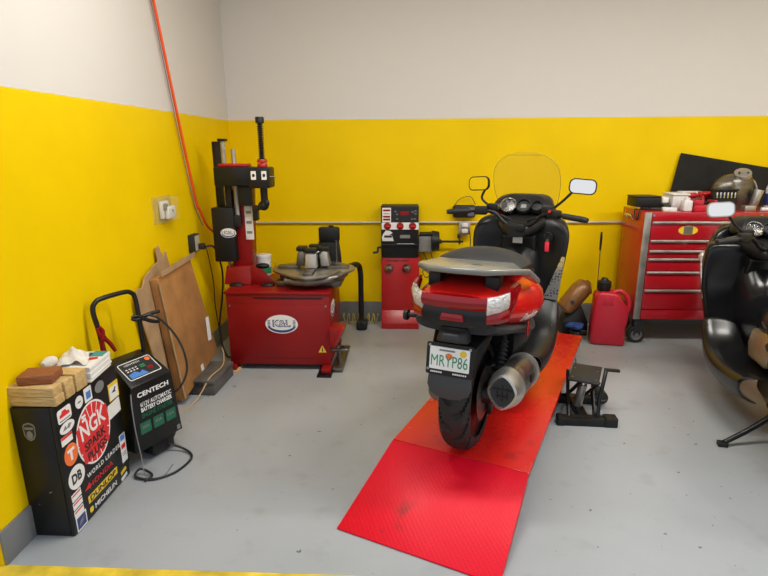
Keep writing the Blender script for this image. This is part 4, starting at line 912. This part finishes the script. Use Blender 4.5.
    if red:
        sc_ = MB().grid(outl, .004).build('windscreen', M_screen, root, 60, 'clear tall windscreen')
        MB().tube([r[0] for r in outl[:-1]]+[r[-1] for r in outl[-2::-1]], .0022, 6, 1).build('screen_edge', M_rim, sc_)
    else:
        MB().grid(outl[:9], .004).build('windscreen', M_screen, root, 60)
    # handlebar (turned slightly to the right)
    hbM = Matrix.Translation((0, 1.03, 0)) @ Matrix.Rotation(R(-8 if red else 14), 4, 'Z') @ Matrix.Translation((0, -1.03, 0))
    h = MB(hbM); h.tube([(-.40, .955, 1.045), (-.27, .99, 1.055), (-.16, 1.04, 1.045), (-.09, 1.05, .985), (0, 1.05, .96), (.09, 1.05, .985), (.16, 1.04, 1.045), (.27, .99, 1.055), (.40, .955, 1.045)], .0125, 12); hb_ = h.build('handlebar', M_blks, root)
    h = MB(hbM); h.b2(-.06, .06, 1.0, 1.09, .93, .985, .012); h.cyl((0, 1.05, .90), (0, 1.06, .96), .035); h.build('bar_clamp', M_blk, hb_)
    for s in (-1, 1):
        g = MB(hbM); g.tube([(s*.425, .946, 1.043), (s*.40, .955, 1.045), (s*.30, .981, 1.053)], [.016, .0185, .0175], 14); g.cyl((s*.425, .946, 1.043), (s*.445, .939, 1.041), .017, .014); g.build('grip', M_rub, hb_)
        g = MB(hbM); g.box((s*.235, 1.01, 1.056), (.085, .045, .055), .012, rot=(0, 0, R(-s*14))); g.build('switch_pod', M_blk, hb_)
        g = MB(hbM); g.box((s*.18, 1.075, 1.075), (.075, .05, .045), .008); g.build('brake_reservoir', M_blk, hb_)
        g = MB(hbM); g.tube([(s*.19, 1.065, 1.05), (s*.26, 1.055, 1.055), (s*.38, 1.0, 1.045), (s*.425, .985, 1.043)], [.009, .008, .008, .010], 10); g.build('brake_lever', M_dsteel, hb_)
        g = MB(hbM); g.tube([(s*.12, 1.06, 1.03), (s*.06, 1.08, 1.0), (s*.03, 1.12, .97)], .006, 8); g.build('brake_hose', M_cord, hb_)
        mx = (.372 if s > 0 else -.285) if red else s*.36; mz = 1.222
        g = MB(hbM); g.tube([(s*.205, 1.075, 1.08), (s*.26, 1.08, 1.13), (mx-s*.05, 1.085, mz-.025)], .008, 10); st_ = g.build('mirror_stem', M_blks, hb_)
        FM = hbM @ fr((mx, 1.08, mz), (1, s*.22, 0), (0, .10, 1)) @ Rz(-s*4)
        g = MB(FM); g.loft([[(x*k, y*k, z) for x, y in rrect(.158, .092, .034, 6)] for z, k in ((-.045, .45), (-.038, .75), (-.015, .97), (.0, 1.0), (.004, .99))]); g.build('mirror', M_blkg if red else M_alu, st_)
        MB(FM).poly(rrect(.142, .078, .028, 6), T(0, 0, .0042), .0012).build('mirror_glass', M_mirror, st_)
    if red: MB(hbM).cyl((.215, .985, 1.075), (.215, .975, 1.077), .009).build('red_switch', M_bred, hb_)
    # centre stand or side stand
    if red:
        for s in (-1, 1): m_ = MB(); m_.tube([(s*.09, .50, .17), (s*.10, .38, .13), (s*.105, .28, .11)], .013, 10); m_.b2(s*.105-.02, s*.105+.02, .24, .29, .10, .118, .004); m_.build('stand_leg', M_blks, root)
    else:
        m_ = MB(); m_.tube([(-.13, .40, .18), (-.28, .34, .09), (-.415, .29, .022)], [.016, .014, .014], 10); m_.box((-.425, .287, .014), (.05, .04, .026), .006); m_.build('side_stand', M_blks, root)
t = thing('motor_scooter', 'red maxi scooter with clear windscreen parked on the red lift', 'scooter', (.297, 2.443, .1505), lift_a+R(1.8))
scooter(t, True)
t = thing('motor_scooter', 'black maxi scooter at the right edge in front of the red tool chest', 'scooter', (2.10, 2.35, 0.0005), R(-10))
scooter(t, False)

# ------------------------------------------------------------------ jack stand
t = thing('scissor_jack', 'black scissor jack with flat top plate on the floor beside the red lift', 'jack', (1.085, 3.05, 0), R(-3))
MB().b2(-.165, .115, -.16, -.10, 0, .05, .006).build('foot_bar', M_blks, t); MB().b2(.08, .155, -.165, -.095, 0, .058, .006).build('foot_cap', M_blk, t); MB().b2(-.19, -.15, -.165, -.095, 0, .052, .006).build('foot_cap', M_blk, t)
MB().b2(-.14, .13, .13, .19, 0, .05, .006).build('foot_bar', M_blks, t); MB().cyl((.13, .10, .06), (.13, .20, .06), .045, n=24, bev=.006).build('roller', M_rub, t)
MB().b2(-.06, .0, -.10, .14, .005, .045, .004).build('base_link', M_blks, t)
for s in (-1, 1):
    MB().tube([(-.045+s*.075, -.12, .04), (-.03+s*.075, .0, .14), (-.015+s*.075, .10, .25)], .011, 8, 1).build('lift_arm', M_blks, t); MB().tube([(-.03+s*.055, .15, .045), (-.02+s*.055, .02, .15), (-.01+s*.055, -.09, .25)], .011, 8, 1).build('lift_arm', M_blks, t)
MB().cyl((-.035, .02, .05), (-.02, .0, .20), .026).build('hydraulic_ram', M_alu, t); MB().cyl((-.02, .0, .20), (-.015, .0, .26), .016).build('ram_rod', M_chr, t)
M_ = Matrix.Translation((-.01, .0, .262)) @ Rz(-20)
MB(M_).b2(-.085, .085, -.135, .135, 0, .014, .004).build('top_plate', M_gryp, t)
for x in (-.065, .065):
    for y in (-.10, .04): MB(M_).cyl((x, y, .0142), (x, y, .019), .006).build('bolt', M_steel, t)
MB(M_).cyl((-.07, .125, .014), (-.075, .125, .05), .004).build('locating_pin', M_steel, t)
MB().tube([(.045, -.13, .045), (.055, -.10, .15), (.115, .02, .285)], .012, 8, 1).build('pedal_arm', M_blks, t); MB().box((.15, .02, .288), (.09, .03, .016), .006, rot=(0, 0, R(-8))).build('pedal', M_blk, t)
MB().cyl((.02, -.02, .10), (.12, -.02, .10), .009).build('cross_pin', M_blks, t)

# ------------------------------------------------------------------ fuel can and things behind it
t = thing('fuel_can', 'red plastic fuel jug with black cap on the floor beside the tool chest', 'fuel can', (1.665, 4.33, 0), R(-12))
pf = [(-.125, 0), (.125, 0), (.135, .02), (.128, .15), (.142, .22), (.142, .315), (.11, .355), (.06, .43), (.02, .45), (-.085, .455), (-.125, .42), (-.135, .20), (-.135, .02)]
FJ = fr((0, .09, 0), (1, 0, 0), (0, 0, 1))
MB().poly(pf, FJ, .18, .022, 3).build('jug', M_can, t)
MB().tube([(.02, 0, .44), (.075, 0, .452), (.122, 0, .415), (.150, 0, .355), (.142, 0, .285)], [.02, .018, .018, .019, .02], 14).build('handle', M_can, t)
MB().lathe([(.01, .452), (.05, .452), (.05, .47), (.056, .475), (.056, .525), (.046, .535), (.03, .54), (.02, .56), (.005, .56)], T(-.055, 0, 0), 24).build('cap', M_blk, t)
MB().hull([(-.06, -.0925, .35), (.02, -.0925, .35), (-.06, -.0925, .43), (.0, -.0925, .43), (-.06, -.088, .35), (.02, -.088, .35), (-.06, -.088, .43), (.0, -.088, .43)], .002).build('label_panel', M_can, t)
t = thing('air_chuck_rod', 'thin rod with dark handle standing behind the red fuel jug', 'rod', (1.655, 4.60, 0))
MB().cyl((0, 0, 0), (-.012, .0, .80), .004).build('rod', M_dsteel, t); MB().tube([(-.012, 0, .74), (-.0125, 0, .80), (-.013, 0, .86), (-.0135, 0, .90)], [.008, .010, .010, .006], 10).build('grip', M_blk, t); MB().cyl((0, 0, 0), (0, 0, .02), .03, .02).build('base', M_blks, t)
t = thing('compressor_tank', 'brown tilted metal tank on a dark base left of the red fuel jug', 'tank', (1.44, 4.54, 0))
o = MB(); A_, B2 = V((-.085, -.03, .245)), V((.09, .01, .45)); dv = (B2-A_)
o.loft([[tuple(A_+dv*u+(V((-dv.z, 0, dv.x)).normalized()*cos(a)+V((0, 1, 0))*sin(a))*r_) for a in [2*pi*k/24 for k in range(24)]] for u, r_ in ((-.10, .012), (-.06, .05), (.0, .074), (.15, .083), (.5, .085), (.8, .085), (.98, .07), (1.06, .045), (1.09, .012))])
o.build('tank', M_copper, t)
MB().hull([(-.10, -.06, 0), (.12, -.06, 0), (-.10, .08, 0), (.12, .08, 0), (-.10, -.06, .12), (.12, -.06, .12), (-.10, .08, .12), (.12, .08, .12), (-.05, .0, .25), (.06, .0, .28), (-.05, .06, .25), (.06, .06, .28)], .012).build('motor_base', M_blk, t)
MB().cyl((-.03, -.06, .30), (-.045, -.105, .32), .016).build('valve', M_blk, t)
MB().tube([(.06, .02, .44), (.10, .03, .47), (.13, .04, .45), (.15, .03, .36)], .012, 8).build('pipe', M_copper, t)
def straps(name, m, n, seed, label, z0, dz, cx=1.43, r=.014):
    rn = random.Random(seed); q = MB(); pts = [(cx+.095*cos(k*2.4)*rn.uniform(.4, 1), 4.385+.06*sin(k*2.4)*rn.uniform(.4, 1), z0+dz*rn.random()) for k in range(n)]
    q.tube(pts, r, 6, 6); o = q.build(name, m); tag(o, label, 'strap', 'straps on the floor by the fuel jug')
straps('tie_down_strap', M_ycord, 9, 8, 'tangled yellow strap at the bottom of the heap left of the red fuel jug', .018, .014)
straps('tie_down_strap', M_cord, 11, 12, 'tangled black strap in the middle of the heap left of the red fuel jug', .064, .014)
straps('tie_down_strap', M_blstr, 11, 3, 'tangled blue strap on top of the heap left of the red fuel jug', .115, .022)

# ------------------------------------------------------------------ tool chest
t = thing('tool_chest', 'large red rolling tool chest with silver drawer trims against the back wall', 'tool chest', (2.43, 4.53, 0))
X0, X1, Y0, Y1 = -.57, .62, -.23, .22
MB().b2(X0, X1, Y0+.012, Y1, .215, 1.098, .006).build('body', M_cred, t)
MB().b2(X0-.001, X0+.052, Y0-.001, Y0+.013, .216, 1.097, .004).build('corner_post', M_alu, t); MB().b2(X1-.036, X1+.001, Y0-.001, Y0+.013, .216, 1.097, .004).build('corner_post', M_alu, t)
MB().b2(X0+.056, X1-.04, Y0, Y0+.012, 1.035, 1.097, .003).build('top_rail', M_cred, t)
for x in (X0+.065, X1-.30): MB().cyl((x, Y0, 1.075), (x, Y0-.004, 1.075), .010).build('rail_bolt', M_prgry, t)
zs = [1.033, .885, .803, .737, .629, .478, .302]
for a, b_ in zip(zs, zs[1:]):
    d_ = MB().b2(X0+.056, X1-.040, Y0-.006, Y0+.011, b_+.003, a-.001, .004).build('drawer', M_cred, t)
    MB().hull([(X0+.058, Y0-.007, a-.002), (X1-.042, Y0-.007, a-.002), (X0+.058, Y0-.024, a-.006), (X1-.042, Y0-.024, a-.006), (X0+.058, Y0-.024, a-.022), (X1-.042, Y0-.024, a-.022), (X0+.058, Y0-.007, a-.026), (X1-.042, Y0-.007, a-.026)], .003).build('handle', M_alu, d_)
MB().b2(X0+.056, X1-.04, Y0-.008, Y0+.011, .219, .298, .004).build('kick_panel', M_cred, t)
bd = decal(ellp(.075, .036, 32), fr((X0+.34, Y0-.0065, .958), (1, 0, 0), (0, 0, 1)), M_pryel, t, 'badge', .003, label='yellow and silver oval badge'); decal(rrect(.07, .066, .004), fr((X0+.34, Y0-.0098, .958), (1, 0, 0), (0, 0, 1)), M_alu, bd, 'badge_centre')
for x in (X0+.07, X1-.07):
    for y in (Y0+.06, Y1-.07):
        FW = fr((x-.02, y-.02, .0725), (1, 0, 0), (0, 0, 1))
        w_ = MB().lathe([(.012, -.018), (.067, -.018), (.072, -.012), (.072, .012), (.067, .018), (.012, .018)], FW, 32).build('caster', M_rub, t)
        MB().lathe([(.004, -.0195), (.050, -.0195), (.046, .0195), (.004, .0195)], FW, 28).build('caster_hub', M_grybox, w_); MB().lathe([(.002, .019), (.018, .019), (.016, .026), (.002, .026)], FW, 20).build('caster_bolt', M_steel, w_)
        MB().b2(x-.05, x+.01, y-.045, y-.042, .07, .214, .001).b2(x-.05, x+.01, y+.002, y+.005, .07, .214, .001).build('caster_fork', M_gryp, w_)
MB().tube([(X0-.004, -.02, 1.02), (X0-.03, -.02, 1.05), (X0-.03, .10, 1.05), (X0-.004, .10, 1.02)], .008, 8, 4).build('side_handle', M_chr, t)
# clutter on the chest: z = 1.098
zt = 1.0985
t = thing('black_box', 'flat black box at the left end of the tool chest top', 'box', (1.95, 4.56, zt+.022), R(3)); MB().b2(-.10, .10, -.08, .10, 0, .075, .006).build('box_body', M_blk, t); MB().b2(-.102, .102, -.082, .102, .0755, .088, .004).build('lid', M_blk, t)
o = MB(); 
for dy, sd in ((.0, 1), (.05, 2), (-.06, 3)):
    o.tube([(1.89+.012*sd, 4.48+dy, zt+.011), (1.97, 4.50+dy*.8, zt+.011), (2.07, 4.47+dy, zt+.011)], .010, 8, 4)
o = o.build('coiled_lead', M_cord); tag(o, 'black leads lying under the flat black box', 'cable')
o = MB().tube([(1.865, 4.40, zt+.008), (1.850, 4.40, zt-.01), (1.850, 4.41, zt-.05), (1.850, 4.44, zt-.075), (1.850, 4.48, zt-.04), (1.85, 4.49, zt+.0), (1.87, 4.49, zt+.008)], .006, 8, 6).build('hanging_lead', M_cord); tag(o, 'black cord looped over the left edge of the tool chest', 'cable')
o = MB().box((0, 0, 0), (.056, .12, .05), .012, 3).build('white_bundle', M_paper); o.location = (2.096, 4.56, zt+.075); o.rotation_euler = (0, 0, 0); tag(o, 'white folded sheet beside the flat black box', 'paper')
t = thing('parts_tray', 'low dark tray under the white folded sheet', 'tray', (2.092, 4.54, zt)); MB().b2(-.025, .03, -.09, .09, 0, .042, .006).build('tray', M_gryp, t)
o = MB().box((0, 0, .016), (.10, .07, .032), .006).build('small_carton', M_wpl); o.location = (2.07, 4.37, zt); o.rotation_euler = (0, 0, R(-15)); tag(o, 'small white carton at the front of the chest beside the tray', 'carton')
t = thing('white_bin', 'white plastic bin with flared rim on the tool chest', 'bin', (2.202, 4.56, zt)); MB().hull([(-.055, -.07, 0), (.055, -.07, 0), (-.055, .07, 0), (.055, .07, 0), (-.062, -.085, .115), (.062, -.085, .115), (-.062, .085, .115), (.062, .085, .115)], .008).build('bin_body', M_wpl, t); MB().b2(-.07, .07, -.093, .093, .1155, .132, .006).build('rim', M_wpl, t)
o = MB().b2(2.275, 2.47, 4.63, 4.72, zt, zt+.135, .01).build('long_carton', M_wpl); tag(o, 'long white carton behind the red tools on the chest', 'carton')
def rtool(name, M, label):
    q = MB(M); q.cyl((-.06, 0, 0), (.03, 0, 0), .024, .026, 20, .005); q.cyl((.03, 0, 0), (.06, 0, 0), .018, .012); q.tube([(-.035, 0, 0), (-.04, -.03, -.05), (-.048, -.04, -.085)], [.017, .016, .018], 12); q.box((-.05, 0, .0), (.03, .05, .045), .008)
    o = q.build(name, M_bred); return tag(o, label, 'power tool', 'red hand tools on the tool chest')
rtool('impact_tool', T(2.330, 4.56, zt+.108) @ Rz(4), 'red hand tool with pistol grip nearest the white bin')
rtool('impact_tool', T(2.447, 4.56, zt+.118) @ Rz(0), 'red hand tool with pistol grip second from the white bin')
t = thing('square_bottle', 'clear white square bottle in front of the white carton', 'bottle', (2.215, 4.40, zt)); MB().b2(-.035, .035, -.035, .035, 0, .085, .01).build('bottle_body', M_wpl, t); MB().cyl((0, 0, .085), (0, 0, .105), .022).build('cap', M_wpl, t)
t = thing('red_caddy', 'bright red tool caddy with low front on the tool chest', 'caddy', (2.34, 4.40, zt)); MB().hull([(-.085, -.06, 0), (.085, -.06, 0), (-.085, .06, 0), (.085, .06, 0), (-.085, -.06, .05), (.085, -.06, .05), (-.085, .06, .05), (.085, .06, .05)], .006).build('tray', M_can, t)
MB().b2(-.085, -.02, -.058, .06, .0505, .088, .006).build('left_bin', M_can, t); MB().b2(.06, .085, -.058, .06, .0505, .088, .006).build('right_bin', M_can, t); MB().b2(-.015, .055, .0, .05, .0505, .075, .004).build('battery', M_blk, t)
t = thing('socket_rack', 'black socket rack with silver teeth on the tool chest', 'rack', (2.50, 4.45, zt)); MB().b2(-.07, .11, -.03, .03, 0, .155, .006).build('rack_body', M_blk, t)
MB().b2(-.075, .115, -.042, .042, .156, .172, .005).build('top_bar', M_blk, t)
for k in range(6): MB().b2(-.055+.028*k, -.043+.028*k, -.036, -.031, .10, .145, .002).build('socket', M_chr, t)
t = thing('engine_casing', 'large grey engine casing with round silver cap on the tool chest', 'engine part', (2.68, 4.60, zt))
MB().loft([[(x*k+dx, y*k, z) for x, y in ellp(.16, .10, 28)] for z, k, dx in ((0, .55, .02), (.04, .85, .0), (.14, 1, -.01), (.22, .95, -.01), (.265, .7, .01), (.28, .35, .02))]).build('casing', M_dsteel, t)
MB().ell((-.09, -.02, .18), (.10, .085, .075), (0, R(-20), 0)).build('housing', M_dsteel, t); MB().cyl((.03, -.035, .262), (.02, -.055, .295), .065, .062, 28, .006).build('round_cap', M_alu, t)
MB().cyl((.11, -.10, .02), (.135, -.115, .16), .030, .034, 20, .004).build('outlet_tube', M_alu, t); MB().tube([(.08, .0, .25), (.15, .0, .22), (.19, .0, .13), (.185, .0, .06)], .009, 10).build('cable', M_alu, t)
for k in range(4):
    MB().cyl((.03+.045*cos(k*1.57+.4), -.048+.03*sin(k*1.57+.4), .286), (.028+.045*cos(k*1.57+.4), -.052+.03*sin(k*1.57+.4), .300), .008).build('cap_bolt', M_dsteel, t)
t = thing('white_bottle', 'white bottle with blue label at the right end of the tool chest', 'bottle', (2.965, 4.56, zt)); MB().lathe([(.01, 0), (.042, 0), (.045, .01), (.045, .17), (.03, .21), (.018, .215), (.018, .225), (.01, .225)], None, 24).build('bottle_body', M_wpl, t); MB().lathe([(.046, .03), (.0465, .03), (.0465, .125), (.046, .125)], None, 24).build('label', M_prnavy, t); MB().cyl((0, 0, .225), (0, 0, .255), .020).build('cap', M_wpl, t)
o = MB().box((0, 0, .022), (.09, .06, .044), .01).build('small_carburettor', M_alu); o.location = (2.70, 4.40, zt); tag(o, 'small grey metal block at the front right of the chest top', 'metal part')
o = MB().cyl((2.78, 4.37, zt+.016), (2.91, 4.35, zt+.016), .015).build('small_tube', M_wpl); tag(o, 'small pale tube lying along the front right chest edge', 'tube')
# dark board leaning behind the chest
BLv = V((2.03, 4.765, .19)); q = R(-9.6)
M_ = fr((2.325, 4.835, 1.545), (cos(q), 0, sin(q)), (sin(-q), .045, cos(q)))
o = MB().poly([(0, 0), (1.15, 0), (1.15, -1.36), (0, -1.36)][::-1], M_ @ T(0, 0, .0), .018, .003, 1).build('dark_board', M_mat); tag(o, 'dark grey board leaning against the wall behind the tool chest', 'board')

# ------------------------------------------------------------------ ceiling lamps, lights, world, camera
def lamp(x, y, label, e):
    t = thing('ceiling_lamp', label, 'lamp', (x, y, ZC-.075), 0, 'ceiling lamps')
    MB().b2(-.65, .65, -.10, .10, .03, .0749, .004).build('housing', M_wpl, t); MB().b2(-.62, .62, -.085, .085, 0, .0295, .008).build('diffuser', M_diff, t)
    L = bpy.data.lights.new('lamp_light', 'AREA'); L.shape = 'RECTANGLE'; L.size = 1.2; L.size_y = .16; L.energy = e; L.color = (1, .965, .895)
    o = bpy.data.objects.new('lamp_light', L); C.objects.link(o); o.location = (x, y, ZC-.085)
LE = 46
lamp(-.3, 2.35, 'ceiling lamp nearest the left wall', LE*.9); lamp(1.6, 2.35, 'middle one of the three ceiling lamps', LE); lamp(3.5, 2.35, 'ceiling lamp nearest the right wall', LE)
w = bpy.data.worlds.new('sky'); S.world = w; w.use_nodes = True; nt = w.node_tree
bg = nt.nodes['Background']; tc = nt.nodes.new('ShaderNodeTexCoord'); sx = nt.nodes.new('ShaderNodeSeparateXYZ'); nt.links.new(tc.outputs['Generated'], sx.inputs[0])
cr = nt.nodes.new('ShaderNodeValToRGB'); e = cr.color_ramp.elements; e[0].position = 0; e[0].color = (.95, .95, .93, 1); e[1].position = .8; e[1].color = (.62, .76, 1, 1)
nt.links.new(sx.outputs['Z'], cr.inputs['Fac']); nt.links.new(cr.outputs['Color'], bg.inputs['Color']); bg.inputs['Strength'].default_value = .85
cam = bpy.data.cameras.new('camera'); co = bpy.data.objects.new('camera', cam); C.objects.link(co); S.camera = co
cam.sensor_fit = 'HORIZONTAL'; cam.sensor_width = 36; cam.lens = 533/768*36; cam.clip_start = .02
yaw, pit, roll = R(2.75), R(14.7), R(-.35)
fw = V((-sin(yaw)*cos(pit), cos(yaw)*cos(pit), -sin(pit))); r0 = V((cos(yaw), sin(yaw), 0)); u0 = r0.cross(fw)
rx = r0*cos(roll)+u0*sin(roll); ux = rx.cross(fw)
co.matrix_world = Matrix(((rx.x, ux.x, -fw.x, 0), (rx.y, ux.y, -fw.y, 0), (rx.z, ux.z, -fw.z, 1.6), (0, 0, 0, 1)))
S.view_settings.view_transform = 'Standard'; S.view_settings.look = 'None'; S.view_settings.gamma = 1; S.view_settings.exposure = .1
try: S.view_settings.use_curve_mapping = False
except Exception: pass
